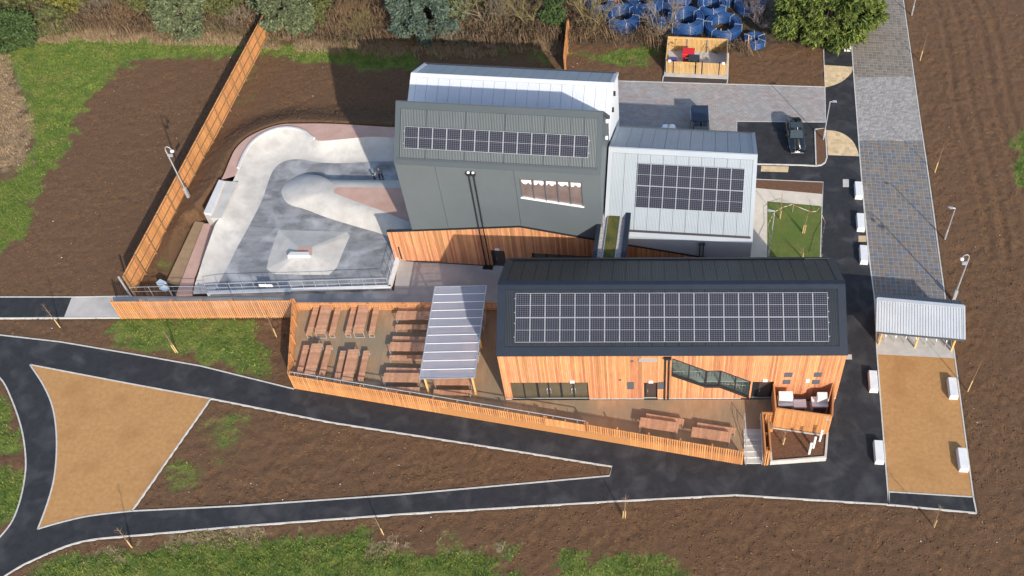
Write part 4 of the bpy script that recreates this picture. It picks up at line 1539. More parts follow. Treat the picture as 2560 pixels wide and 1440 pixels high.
# planted link roof between the halls
LF = GF
linkb = thing('green_roof_link', 'narrow flat link roof planted with sedum between dark parapets', 'link roof', GF.w(20.4, -1, 0))
lu0, lu1, ld0, ld1, lz = 19.0, 21.25, -4.55, 2.35, 6.35
mb = MB()
GF.box(mb, lu0 + .05, ld0, 0, lu1 - .05, ld1, lz - .35)
part('wall', mb, T['post'], linkb)
mb = MB()
GF.box(mb, lu0 + .1, ld0 + .02, lz - .349, lu1 - .1, ld1 - .02, lz - .2)
part('pebble_margin', mb, T['pebble'], linkb)
mb = MB()
GF.box(mb, lu0 + .62, ld0 + .55, lz - .199, lu1 - .62, ld1 - .15, lz - .10)
T['sedum'] = mat('sedum', (0.045, 0.055, 0.010), (0.135, 0.115, 0.022), 1.3, rough=0.95, bump=[(10, 1.0)], detail=9)
part('sedum_bed', mb, T['sedum'], linkb)
mb = MB()
for a, b in ((lu0 + .57, lu0 + .62), (lu1 - .62, lu1 - .57)):
    GF.box(mb, a, ld0 + .5, lz - .199, b, ld1 - .1, lz - .06)
GF.box(mb, lu0 + .62, ld0 + .5, lz - .199, lu1 - .62, ld0 + .55, lz - .06)
GF.box(mb, lu0 + .62, ld1 - .15, lz - .199, lu1 - .62, ld1 - .10, lz - .06)
part('bed_edging', mb, T['galv'], linkb)
for a, b in ((lu0 - .25, lu0 + .1), (lu1 - .1, lu1 + .32)):
    mb = MB()
    GF.box(mb, a, ld0, lz - .6, b, ld1 + .25, lz + .12)
    part('parapet', mb, T['navy'], linkb)
mb = MB()
GF.box(mb, lu1 - .048, ld0 + .1, 0.1, lu1 + .12, ld1 - 2.4, lz - .62)
part('side_cladding', mb, T['slat'], linkb)

# ------------------------------------------------------------------ deck
A0, A1 = P(736, 972), P(750, 790)
FBR = P(1466, 1095)
FCR = P(1856, 1163)
deck_poly = [(A0.x, A0.y), (A1.x, A1.y), (-11.72, 54.42), (-11.72, 45.14), (10.0, 45.22), (10.0, 42.44), (7.55, 42.44), (FCR.x, FCR.y + .03)]
deck = struct(part('deck', MB().prism(deck_poly, 0.04, DK - 0.05), T['post']))
x = -30.8
nb_ = 0
while x < 10.0:
    q = clip_rect(deck_poly, x + .005, 30, x + .15 - .005, 60)
    if q and area2(q) > 0.01:
        part('deck_board', MB().prism(q, DK - .046, DK + random.uniform(-.003, .003)), T['deck'], deck)
        nb_ += 1
    x += 0.15

# ------------------------------------------------------------------ slatted fences
SLAT = {}


def slat_fence(name, label, a, b, z0, z1, pitch=0.165, w=0.12, d=0.035, posts=2.4, side=1, rails=(), group=None, m=None, mp=None, post_h=None, skirt=None, cap=False, cat='fence', half_posts=False, rail_off=None):
    m = m or T['slat']
    mp = mp or T['post']
    a, b = Vector((a[0], a[1], 0)), Vector((b[0], b[1], 0))
    dv = b - a
    L = dv.length
    dv.normalize()
    nn = Vector((-dv.y, dv.x, 0)) * side
    rz = math.atan2(dv.y, dv.x)
    mid = (a + b) / 2
    t = thing(name, label, cat, mid, group)
    zf = z1 if callable(z1) else (lambda s: z1)
    n = max(2, int(L / pitch))
    for i in range(n):
        s = (i + .5) * L / n
        h = round(zf(s / L) - z0, 2)
        key = (w, d, h, m.name)
        if key not in SLAT:
            SLAT[key] = mesh_from(MB().box(-w / 2, -d / 2, 0, w / 2, d / 2, h), 'slat', m)
        p = a + dv * s
        o = link('slat', SLAT[key], t, (p.x - mid.x, p.y - mid.y, z0 + random.uniform(-.006, .006)))
        o.rotation_euler = (0, 0, rz)
    ro = nn * (d / 2 + 0.03)
    for rzz in rails:
        za = rzz if rzz >= 0 else zf(0) + rzz
        zb_ = rzz if rzz >= 0 else zf(1) + rzz
        part('rail', MB().bar(a + ro + Vector((0, 0, za)), b + ro + Vector((0, 0, zb_)), 0.05, 0.09), mp, t)
    if posts:
        k = max(1, int(round(L / posts)))
        po = nn * (d / 2 + 0.11)
        for i in range(k + 1):
            p = a + dv * min(max(L * i / k, 0.08), L - 0.08) + po
            mb = MB()
            hh = (post_h or zf(i / k)) + 0.03
            mb.obox(p - dv * .05 - nn * .05 + Vector((0, 0, max(z0 - 0.3, -.1))), dv * .10, nn * .10, (0, 0, hh - max(z0 - .3, -.1)))
            part('post', mb, mp, t)
    if skirt:
        q = nn * (d / 2 + .012)
        mb = MB().bar(a + q + Vector((0, 0, (skirt[0] + skirt[1]) / 2)), b + q + Vector((0, 0, (skirt[0] + skirt[1]) / 2)), 0.02, skirt[1] - skirt[0])
        part('skirt_panel', mb, T['post'], t)
    return t


FB0 = A0.lerp(FBR, 0.868)
fF1 = slat_fence('slat_fence', 'long slatted timber fence with steel handrail along the front of the deck', A0, FB0, 0.06, 2.05, pitch=0.185, w=0.115, side=1, rails=(1.12, 1.9), posts=2.9, skirt=(0.06, 0.98))
n_ = (FB0 - A0).normalized()
n_ = Vector((-n_.y, n_.x, 0))
mb = MB().tube([A0 + n_ * .22 + Vector((0.1, 0, 2.2)), FBR + n_ * .22 + Vector((0, 0, 2.2))], 0.035, 8)
part('handrail', mb, T['galv'], fF1)
for i in range(13):
    p = A0.lerp(FBR, i / 12.6 + .02)
    mb = MB().tube([p + n_ * .12 + Vector((0, 0, 1.95)), p + n_ * .22 + Vector((0, 0, 2.0)), p + n_ * .22 + Vector((0, 0, 2.19))], 0.02, 5)
    part('bracket', mb, T['galv'], fF1)
slat_fence('boarded_fence', 'short closely boarded timber fence panel between the two front slatted fences', FB0, FBR, 0.06, 2.0, pitch=0.125, w=0.122, side=1, rails=(1.1, 1.85), posts=2.0)
slat_fence('slat_fence', 'slatted timber fence in front of the two benches, ending at the steps', FBR + Vector((.06, -.01, 0)), FCR, 0.06, 2.12, pitch=0.185, w=0.115, side=1, rails=(1.12, 1.95), posts=2.4, post_h=2.22, skirt=(0.06, 0.98))
slat_fence('slat_fence', 'slatted timber fence at the left end of the deck beside the lawn', A0 + Vector((-.03, .12, 0)), A1, 0.06, lambda s: 2.12 + 0.4 * round(s * 8) / 8, pitch=0.165, w=0.115, side=-1, rails=(1.15, -0.15), posts=2.0, skirt=(0.06, 0.98))
slat_fence('slat_fence', 'slatted timber fence behind the picnic tables along the concourse', (A1.x + .15, 54.47), (-11.8, 54.50), 0.06, 2.02, pitch=0.165, w=0.115, side=-1, rails=(1.15, 1.88), posts=2.9, skirt=(0.06, 0.98))
slat_fence('slat_fence', 'tall slatted timber fence between the concourse and the small lawn', P(303, 798), P(748, 795), 0.05, 2.5, pitch=0.19, w=0.105, side=1, rails=(0.35, 1.4, 2.3), posts=2.6)
slat_fence('slat_fence', 'low timber fence return at the free end of the lawn fence', P(290, 778), P(352, 776), 0.05, 0.85, pitch=0.185, w=0.115, side=1, rails=(0.7,), posts=2.6)
SK0, SK1 = P(335, 739), P(687, 60)
slat_fence('slat_fence', 'very long tall timber fence beside the skate park with dark posts', SK0, SK1, 0.05, 2.65, pitch=0.155, w=0.118, side=-1, rails=(0.35, 1.4, 2.45), posts=2.55,
           mp=mat('weathered_post', (0.20, 0.115, 0.05), (0.27, 0.16, 0.075), 3, rough=0.8, coord='obj', stretch=(5, 5, .7)))
slat_fence('slat_fence', 'timber fence running from the silver hall back into the bare trees', P(1412, 180), P(1421, 93), 0.05, 2.3, pitch=0.155, w=0.145, side=-1, rails=(0.4, 2.0), posts=2.6)
# steel end post of the skate fence
tag(part('steel_post', MB().bar(SK0 + Vector((-.12, -.25, -.1)), SK0 + Vector((-.12, -.25, 2.95)), .12, .12), T['galv']), 'galvanised steel gate post at the near end of the skate fence', 'post')
mb = MB()
MB()
tag(part('fence_plaque', MB().bar(P(459, 430) + Vector((.1, -.1, 1.9)), P(468, 413) + Vector((.1, -.1, 1.9)), .04, .28), T['dark']), 'small dark plaque fixed on the skate park fence', 'plaque')

# ------------------------------------------------------------------ steps, side screen, enclosure, planter
st = thing('steps', 'concrete steps from the tarmac up to the timber deck', 'steps', (8.35, 41.1, 0))
NS = 6
for i in range(NS):
    y0 = 39.82 + i * (42.44 - 39.82) / NS
    z = DK * (i + 1) / (NS + 0.0)
    part('step', MB().box(7.62, y0, 0.035, 9.05, 42.43 if i == NS - 1 else y0 + (42.44 - 39.82) / NS, z - 0.004 * (i == NS - 1)), T['concrete'], st)
    if i:
        part('nosing', MB().box(7.64, y0 - .004, z - .03, 9.03, y0 + .05, z + .006), T['kerb'], st)
for nm, xx in (('a', 7.72), ('b', 8.98)):
    hr = thing('handrail', 'tubular steel handrail on the %s side of the deck steps' % ('left' if nm == 'a' else 'right'), 'handrail', (xx, 41, 0), 'stair handrails')
    part('rail', MB().tube([(xx, 39.7, 0.1), (xx, 39.7, 0.95), (xx, 42.3, 1.95), (xx, 43.3, 1.95), (xx, 43.3, 1.02)], 0.03, 8), T['galv'], hr)
    part('lower_rail', MB().tube([(xx, 39.7, 0.6), (xx, 42.3, 1.55), (xx, 43.3, 1.55)], 0.022, 6), T['galv'], hr)
    part('baluster', MB().tube([(xx, 41.3, 0.5), (xx, 41.3, 1.55)], 0.022, 6), T['galv'], hr)
sb = thing('stair_screen', 'hollow slatted timber screen beside the steps', 'screen', (9.3, 41.4, 0))


def slats_on(t, a, b, z0, z1, pitch=0.12, w=0.10, d=0.035, m=None):
    m = m or T['slat']
    a, b = Vector((a[0], a[1], 0)), Vector((b[0], b[1], 0))
    dv = b - a
    L = dv.length
    dv.normalize()
    key = (w, d, round(z1 - z0, 2), m.name)
    if key not in SLAT:
        SLAT[key] = mesh_from(MB().box(-w / 2, -d / 2, 0, w / 2, d / 2, z1 - z0), 'slat', m)
    n = max(2, int(L / pitch))
    for i in range(n):
        p = a + dv * ((i + .5) * L / n)
        o = link('slat', SLAT[key], t, (p.x - t.location.x, p.y - t.location.y, z0))
        o.rotation_euler = (0, 0, math.atan2(dv.y, dv.x))


slats_on(sb, (9.1, 39.72), (9.1, 43.15), 0.04, 2.2)
slats_on(sb, (9.5, 39.72), (9.5, 42.9), 0.04, 2.2)
slats_on(sb, (9.12, 39.70), (9.48, 39.70), 0.04, 2.2)
slats_on(sb, (9.12, 43.17), (10.0, 43.17), 0.9, 2.2)
for x0, y0, x1, y1 in ((9.04, 39.66, 9.16, 43.24), (9.44, 39.66, 9.56, 42.95), (9.16, 39.66, 9.44, 39.76), (9.16, 43.11, 10.0, 43.24)):
    part('capping', MB().box(x0, y0, 2.202, x1, y1, 2.25), T['post'], sb)
for y in (40.1, 41.4, 42.6):
    part('post', MB().box(9.24, y - .05, 0.04, 9.36, y + .05, 2.1), T['post'], sb)
EN = [(10.05, 45.2), (10.04, 42.92), (14.38, 42.21), (14.85, 45.2)]
en = thing('plant_enclosure', 'open-topped slatted timber enclosure round the cooling units', 'enclosure', (12.3, 43.8, 0))
for (a, b, z0) in ((EN[0], EN[1], 0.9), (EN[1], EN[2], 0.55), (EN[2], EN[3], 0.05)):
    slats_on(en, a, b, z0, 3.3, pitch=0.125, w=0.108)
    va, vb = Vector((a[0], a[1], 3.325)), Vector((b[0], b[1], 3.325))
    part('capping', MB().bar(va, vb, 0.13, 0.045), T['post'], en)
    nb2 = (vb - va).normalized()
    nn = Vector((-nb2.y, nb2.x, 0)) * .045
    part('lining', MB().bar(Vector((a[0], a[1], (z0 + 3.28) / 2)) + nn, Vector((b[0], b[1], (z0 + 3.28) / 2)) + nn, 0.03, 3.28 - z0 - .02), T['post'], en)
part('floor', MB().prism([(10.14, 45.1), (10.14, 43.0), (14.28, 42.34), (14.7, 45.1)], 0.04, 0.92), mat('mauve_paving', (0.22, 0.19, 0.19), (0.32, 0.28, 0.28), 1.5, rough=0.85), en)
part('sign_plate', MB().bar((13.9, 42.24, 2.75), (14.3, 42.17, 2.75), .05, .18), T['galv'], en)


def cooling_unit(label, c, sx, sy, h, stack=None):
    t = thing('cooling_unit', label, 'cooling unit', (c[0], c[1], 0.92), 'cooling units in the timber enclosure')
    mb = MB()
    for dx in (-sx * .35, sx * .35):
        mb.box(c[0] + dx - .08, c[1] - sy / 2, 0.92, c[0] + dx + .08, c[1] + sy / 2, 1.12)
    part('feet', mb, T['black'], t)
    part('casing', MB().box(c[0] - sx / 2, c[1] - sy / 2, 1.121, c[0] + sx / 2, c[1] + sy / 2, 1.12 + h), mat('unit_casing', (0.62, 0.58, 0.56), (0.68, 0.64, 0.62), 1, rough=0.5), t)
    part('top_cover', MB().box(c[0] - sx / 2 - .02, c[1] - sy / 2 - .02, 1.121 + h, c[0] + sx / 2 + .02, c[1] + sy / 2 + .02, 1.17 + h), T['white'], t)
    for i in range(7):
        z = 1.25 + i * (h - .25) / 7
        part('louvre', MB().box(c[0] - sx * .42, c[1] - sy / 2 - .03, z, c[0] + sx * .42, c[1] - sy / 2 - .002, z + (h - .25) / 12), T['vent'], t)
    if stack:
        s2, h2, ox = stack
        part('upper_casing', MB().box(c[0] + ox - s2 / 2, c[1] - sy * .2, 1.171 + h, c[0] + ox + s2 / 2, c[1] + sy * .45, 1.17 + h + h2), T['white'], t)
    return t


cooling_unit('tall pale cooling unit at the left of the timber enclosure', (10.98, 44.25), 1.15, .9, 1.15, (1.1, .75, 0))
cooling_unit('small low cooling unit in the middle of the timber enclosure', (12.15, 44.1), 1.0, .7, 1.0)
cooling_unit('cooling unit with a smaller box on top at the right of the enclosure', (13.75, 44.2), 1.25, .9, 1.1, (.8, .75, .15))

pl = thing('planter', 'raised concrete planter filled with dark mulch at the corner by the steps', 'planter', (11.9, 40.9, 0))
pc = [Vector((9.62, 39.72, 0)), P(2064, 1153), P(2069, 1090, 0), Vector((13.9, 42.2, 0)), Vector((9.62, 42.9, 0))]
pp = [(p.x, p.y) for p in pc]
cen = Vector((sum(p[0] for p in pp) / 5, sum(p[1] for p in pp) / 5, 0))
inn = []
for p in pp:
    v = Vector((p[0], p[1], 0)) - cen
    inn.append(tuple((cen + v * (1 - 0.2 / v.length))[:2]))
for i in range(5):
    j = (i + 1) % 5
    part('wall', MB().prism([pp[i], pp[j], inn[j], inn[i]], 0.035, 0.6), T['concrete'], pl)
part('mulch', MB().prism(inn, 0.035, 0.5), T['soil_bark'], pl)
WP = [((2048.7, 1102), 'nearest the enclosure'), ((2032.7, 1119), 'in the middle'), ((2022.4, 1134), 'nearest the tarmac')]
for (px, py), wh in WP:
    p = P(px, py, .5)
    o = thing('white_post', 'slim white post %s of three in the planter' % wh, 'post', p, 'white posts in the planter')
    part('shaft', MB().lathe(p, [(.1, 0), (.1, 1.35), (.09, 1.5)], 10), T['white'], o)
    part('cap', MB().lathe(p + Vector((0, 0, 1.505)), [(.115, 0), (.115, .06), (.05, .1)], 10), T['white'], o)

# ------------------------------------------------------------------ tables and benches
def make_board(L, W, h, tw, nm, leg_in):
    """slatted top, long axis along local x, standing on two hoop frames"""
    mb = MB()
    n = int(L / 0.115)
    for i in range(n):
        x0 = -L / 2 + i * L / n
        mb.box(x0 + .006, -W / 2, h - .035, x0 + L / n - .006, W / 2, h)
    top = mesh_from(mb, nm, T['table'])
    rail = mesh_from(MB().box(-L / 2 + .05, -W * .36, h - .085, L / 2 - .05, -W * .36 + .05, h - .036).box(-L / 2 + .05, W * .36 - .05, h - .085, L / 2 - .05, W * .36, h - .036), 'bearer', T['galv'])
    s = 0.05
    f = MB().box(-s / 2, -W / 2 + .02, 0, s / 2, -W / 2 + .02 + s, h - .04).box(-s / 2, W / 2 - .02 - s, 0, s / 2, W / 2 - .02, h - .04)
    f.box(-s / 2, -W / 2 + .02 + s, 0.0, s / 2, W / 2 - .02 - s, s).box(-s / 2, -W / 2 + .02 + s, h - .04 - s, s / 2, W / 2 - .02 - s, h - .042)
    leg = mesh_from(f, 'leg_frame', T['galv'])
    return nm, top, rail, leg, L, leg_in


PT = make_board(3.1, 0.90, 0.75, .9, 'table_top', 0.04)
PB = make_board(3.1, 0.50, 0.45, .5, 'seat', 0.04)


def place_board(kind, name, label, cat, group, c, ang):
    nm, top, rail, leg, L, li = kind
    t = thing(name, label, cat, (c[0] + random.uniform(-.04, .04), c[1] + random.uniform(-.04, .04), DK), group, ang + random.uniform(-.02, .02))
    o = link(nm, top, t)
    o['kind'] = 'stuff'
    link('bearer', rail, t)
    for s in (-1, 1):
        link('leg_frame', leg, t, (s * (L / 2 - li - .03), 0, 0))
    return t


UP = math.pi / 2
TABS = [((816.5, 761), 'upright table in the corner where two tall fences meet', UP), ((911.5, 760), 'upright table second along the concourse fence', UP),
        ((792, 858), 'upright table in the front left corner of the deck', UP), ((885.5, 873), 'upright table second from the left in the front row', UP)]
for (px, py), wh, ang in TABS:
    f = P(px, py, 1.75)
    c = (f.x, f.y - 1.55)
    place_board(PT, 'picnic_table', 'long slatted ' + wh, 'table', 'picnic tables on the deck', c, ang)
    for s, sd in ((-1, 'left'), (1, 'right')):
        place_board(PB, 'bench', 'slatted bench on the %s of the %s' % (sd, wh.replace('upright ', '')), 'bench', 'benches on the deck', (c[0] + s * 0.98, c[1] + .03), ang)
ROWS = [((990, 788.5), 'table beside the canopy, farthest back', 'L'), ((975, 865.5), 'table beside the canopy, middle of three', 'L'), ((957, 944.5), 'table beside the canopy, nearest the handrail', 'L'),
        ((1213, 787), 'table under the canopy, farthest back', 'R'), ((1199, 865), 'table under the canopy, middle of three', 'R'), ((1181, 950), 'table under the canopy, nearest the handrail', 'R')]
for (px, py), wh, sd in ROWS:
    f = P(px, py, 1.75)
    c = (f.x + (1.55 if sd == 'L' else -1.55), f.y)
    ang = math.radians(-1.0)
    place_board(PT, 'picnic_table', 'long slatted ' + wh, 'table', 'picnic tables on the deck', c, ang)
    for s, q in ((1, 'back'), (-1, 'front')):
        place_board(PB, 'bench', 'slatted bench on the %s side of the %s' % (q, wh.replace(', ', ' ')), 'bench', 'benches on the deck', (c[0], c[1] + s * 0.98), ang)
for pts, wh in ((((1594, 1040.5), (1704, 1058.4), (1700.8, 1086.6), (1590, 1066)), 'left of the two by the front fence'), (((1735, 1066), (1830, 1080), (1825, 1110), (1725, 1091)), 'nearest the steps')):
    q = [P(a, b, 1.75) for a, b in pts]
    c = sum(q, Vector()) / 4
    ang = math.atan2(q[1].y - q[0].y, q[1].x - q[0].x)
    place_board(PT, 'picnic_table', 'tilted slatted picnic table, ' + wh, 'table', 'picnic tables on the deck', c, ang)
    bo = Vector((-math.sin(ang), math.cos(ang), 0)) * 0.82 + Vector((math.cos(ang), math.sin(ang), 0)) * .3
    place_board(PB, 'bench', 'bench behind the tilted table, ' + wh, 'bench', 'benches on the deck', c + bo, ang)

# ------------------------------------------------------------------ canopy
cn = thing('canopy', 'translucent ribbed canopy on timber posts over picnic tables', 'canopy', (-16.08, 50.4, DK))
cx0, cx1, cy0, cy1 = -18.28, -13.86, 45.62, 55.08
CZ0, CZ1 = 3.42, 3.58
NPN = 11
zc = lambda x: CZ0 + (CZ1 - CZ0) * (x - cx0) / (cx1 - cx0)
for i in range(NPN):
    ya, yb = cy0 + i * (cy1 - cy0) / NPN, cy0 + (i + 1) * (cy1 - cy0) / NPN
    q = [(cx0, ya + .02, CZ0), (cx1, ya + .02, CZ1), (cx1, yb - .02, CZ1), (cx0, yb - .02, CZ0)]
    part('pane', MB().hexa(q, [(a, b, c + .02) for a, b, c in q]), T['poly'], cn)
    if i:
        part('glazing_bar', MB().bar((cx0 + .04, ya, CZ0 + .035), (cx1 - .04, ya, CZ1 + .035), .045, .04), T['white'], cn)
for x in (cx0, cx1):
    part('edge_trim', MB().bar((x, cy0 - .03, zc(x) + .01), (x, cy1 + .03, zc(x) + .01), .09, .09), T['galv'], cn)
for y in (cy0, cy1):
    part('edge_trim', MB().bar((cx0 + .05, y, CZ0 + .01), (cx1 - .05, y, CZ1 + .01), .07, .07), T['galv'], cn)
for x in (cx0 + .35, cx1 - .25):
    part('beam', MB().box(x - .06, cy0 + .05, zc(x) - .26, x + .06, cy1 - .05, zc(x) - .04), T['slat_yellow'], cn)
    for y in (45.78, 50.4, 54.2):
        part('post', MB().box(x - .075, y - .075, DK, x + .075, y + .075, zc(x) - .262), T['slat_yellow'], cn)
for i in range(5):
    y = cy0 + .1 + i * (cy1 - cy0 - .2) / 4
    part('rafter', MB().bar((cx0 + .42, y, zc(cx0 + .42) - .1), (cx1 - .32, y, zc(cx1 - .32) - .1), .05, .12), T['slat_yellow'], cn)

# ------------------------------------------------------------------ white concrete blocks along the road
BL = [((2147, 472), 'beside a small grey slab', 2.0), ((2152, 552), 'second down beside the chequered pavers', 2.0), ((2160, 633), 'third down, by the shadow of the black roof', 2.0),
      ((2184, 950), 'left of the buff gravel, upper one', 1.95), ((2198, 1127), 'left of the buff gravel, lower one', 1.95),
      ((2383, 967), 'right of the buff gravel, upper one', 1.9), ((2408, 1146), 'right of the buff gravel, lower one', 1.95),
      ((2119, 108), 'half under the green conifer at the roadside', 1.7), ((2113, 50), 'above the conifer, nearer one', 1.7), ((2110, 8), 'at the top of the picture by the road', 1.7)]
for (px, py), wh, L in BL:
    c = P(px, py, .5)
    w, h = 0.72, 0.52
    mb = MB()
    bv = 0.03
    for x0, y0, z0, x1, y1, z1 in ((-w / 2, -L / 2, 0, w / 2, L / 2, h - bv),):
        mb.hexa([(x0, y0, z0), (x1, y0, z0), (x1, y1, z0), (x0, y1, z0)], [(x0 + .02, y0 + .02, z1), (x1 - .02, y0 + .02, z1), (x1 - .02, y1 - .02, z1), (x0 + .02, y1 - .02, z1)])
        mb.hexa([(x0 + .02, y0 + .02, z1 + .0005), (x1 - .02, y0 + .02, z1 + .0005), (x1 - .02, y1 - .02, z1 + .0005), (x0 + .02, y1 - .02, z1 + .0005)],
                [(x0 + .05, y0 + .05, h), (x1 - .05, y0 + .05, h), (x1 - .05, y1 - .05, h), (x0 + .05, y1 - .05, h)])
    me = mesh_from(mb, 'concrete_block', T['block'])
    o = link('concrete_block', me, None, (c.x, c.y, 0.03))
    o.rotation_euler = (0, 0, road_ang + random.uniform(-.01, .01))
    tag(o, 'white concrete block ' + wh, 'block', 'white blocks along the road')
tag(part('inspection_cover', MB().prism(PL([(2107, 449), (2122, 449), (2122, 468), (2107, 468)]), 0.03, 0.06), T['concrete']), 'small pale slab set in the tarmac beside a white block', 'slab')
tag(part('paving_patch', MB().prism(PL([(2146, 590), (2165, 590), (2166, 605), (2146, 605)]), 0.03, 0.045), T['tan']), 'small brown paving patch between two white blocks', 'paving patch')
tag(part('paving_patch', MB().prism(PL([(2100, 887), (2129, 887), (2130, 899), (2100, 899)]), 0.03, 0.045), T['concrete']), 'pale slab on the tarmac at the corner of the timber hall', 'slab')

# ------------------------------------------------------------------ poles
def vz(base, x, y):
    return on_plane(x, y, base, Vector((0, 1, 0))).z


def lamp(label, b, t, arm, head=True):
    base = P(*b)
    zt = vz(base, *t)
    o = thing('street_lamp', label, 'street lamp', base, 'slim street lamps')
    part('pole', MB().tube([base, base + Vector((0, 0, 1.2)), base + Vector((0, 0, 1.25)), base + Vector((0, 0, zt))], [.085, .085, .055, .045], 8), T['galv'], o)
    e = base + Vector((arm, 0, zt + .02))
    part('arm', MB().tube([base + Vector((0, 0, zt - .03)), e], .03, 6), T['galv'], o)
    q = [e + Vector((-.14, -.12, -.03)), e + Vector((.3 if arm > 0 else .1, -.12, -.03)), e + Vector((.3 if arm > 0 else .1, .12, -.03)), e + Vector((-.34 if arm < 0 else -.1, .12, -.03))]
    part('lamp_head', MB().hexa(q, [p + Vector((0, 0, .07)) for p in q]), T['galv'], o)


lamp('slim street lamp between the car bay and the tarmac footway', (2058, 350), (2074, 254), 0.35)
lamp('slim street lamp at the left edge of the taped lawn', (1921, 640), (1936, 527), -0.4)
lamp('slim street lamp in the ploughed soil right of the paved road', (2362, 598), (2385, 520), -0.35)
lamp('slim street lamp at the top of the road on the soil', (2279, 38), (2292, -12), 0.35)


def cctv(label, b, t, sgn):
    base = P(*b)
    base.z = max(ground_z(base.x, base.y), 0)
    zt = vz(P(*b), *t)
    o = thing('camera_mast', label, 'camera mast', base, 'camera masts')
    part('cabinet_base', MB().cbox(base + Vector((0, 0, .65)), .27, .27, 1.3), T['galv'], o)
    part('pole', MB().tube([base + Vector((0, 0, 1.35)), base + Vector((0, 0, zt))], [.07, .055], 10), T['galv'], o)
    pts = [base + Vector((sgn * (.28 - .28 * math.cos(a)), 0, zt + .42 * math.sin(a))) for a in [k * math.pi / 8 for k in range(9)]]
    part('swan_neck', MB().tube(pts, .038, 8), T['galv'], o)
    part('dome_camera', MB().lathe(pts[-1] + Vector((0, 0, -.28)), [(.06, 0), (.17, .08), (.17, .2), (.08, .28)], 10), T['white'], o)
    part('floodlight', MB().cbox(base + Vector((sgn * .28, -.12, zt - .55)), .4, .2, .22), T['galv'], o)
    part('bracket', MB().bar(base + Vector((0, 0, zt - .55)), base + Vector((sgn * .2, -.1, zt - .55)), .05, .05), T['galv'], o)


cctv('white camera mast standing at the timber skate park fence', (477, 502), (426, 385), 1)
cctv('white camera mast behind the cycle shelter on the soil', (2383, 750), (2411, 645), -1)

# ------------------------------------------------------------------ cycle shelter
SA = P(2195, 860)
SBp = P(2379, 877)
sang = math.atan2(SBp.y - SA.y, SBp.x - SA.x)
SF = Frame((SA.x, SA.y), sang)
SLn = (SBp - SA).length
sh = thing('cycle_shelter', 'small cycle shelter with corrugated grey roof on timber posts', 'shelter', SF.w(SLn / 2, 1.5, 0))
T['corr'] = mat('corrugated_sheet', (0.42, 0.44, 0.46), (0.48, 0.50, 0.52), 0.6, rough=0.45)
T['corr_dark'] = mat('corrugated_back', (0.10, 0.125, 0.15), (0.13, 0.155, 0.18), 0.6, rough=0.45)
ze, zr, zk = 2.2, 3.0, 2.3
de, dr, dk_ = -0.35, 2.62, 3.75
u0, u1 = -0.45, SLn + 0.5


def corrugated(nr, da, za, db, zb_, m, name):
    mb = MB()
    pitch = (u1 - u0) / nr
    prof = []
    for i in range(nr):
        x = u0 + i * pitch
        prof += [(x, 0.0), (x + pitch * .28, 0.0), (x + pitch * .38, .05), (x + pitch * .9, .05)]
    prof.append((u1, 0))
    vs, fs = [], []
    for x, h in prof:
        vs += [SF.w(x, da, za + h), SF.w(x, db, zb_ + h), SF.w(x, da, za + h - .02), SF.w(x, db, zb_ + h - .02)]
    for i in range(len(prof) - 1):
        a, b = i * 4, (i + 1) * 4
        fs += [(a, b, b + 1, a + 1), (a + 2, a + 3, b + 3, b + 2), (a, a + 2, b + 2, b), (a + 1, b + 1, b + 3, a + 3)]
    mb.add(vs, fs)
    return part(name, mb, m, sh)


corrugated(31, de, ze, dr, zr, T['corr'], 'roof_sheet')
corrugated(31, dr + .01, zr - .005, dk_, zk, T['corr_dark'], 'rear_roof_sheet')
part('ridge_flashing', MB().bar(SF.w(u0 - .03, dr - .1, zr + .045), SF.w(u1 + .03, dr - .1, zr + .045), .38, .03), T['corr'], sh)
part('verge_flashing', MB().bar(SF.w(u0 - .05, de, ze + .03), SF.w(u0 - .05, dr, zr + .03), .14, .12), T['corr'], sh)
part('verge_flashing', MB().bar(SF.w(u1 + .05, de, ze + .03), SF.w(u1 + .05, dr, zr + .03), .14, .12), T['corr'], sh)
part('gutter', MB().bar(SF.w(u0, de - .07, ze - .05), SF.w(u1, de - .07, ze - .05), .12, .1), T['vent'], sh)
for i, u in enumerate((0.05, SLn / 2, SLn - .05)):
    for d, z in ((0, ze + .02), (3.3, zk + .2)):
        part('post', MB().bar(SF.w(u, d, 0.04), SF.w(u, d, z), .14, .14), T['slat_yellow'], sh)
    part('rafter', MB().bar(SF.w(u, de + .1, ze - .06), SF.w(u, dr, zr - .12), .09, .14), T['slat_yellow'], sh)
for sgn, u in ((0, -.08), (1, SLn + .08)):
    n = 18
    for i in range(n):
        d = 0.15 + i * 3.1 / n
        zt = ze + (zr - ze) * (d - de) / (dr - de) if d < dr else zr + (zk - zr) * (d - dr) / (dk_ - dr)
        part('end_board', MB().hexa([SF.w(u - .015, d, .1), SF.w(u + .015, d, .1), SF.w(u + .015, d + .165, .1), SF.w(u - .015, d + .165, .1)],
                                    [SF.w(u - .015, d, zt - .1), SF.w(u + .015, d, zt - .1), SF.w(u + .015, d + .165, zt - .1), SF.w(u - .015, d + .165, zt - .1)]), T['slat_yellow'], sh)
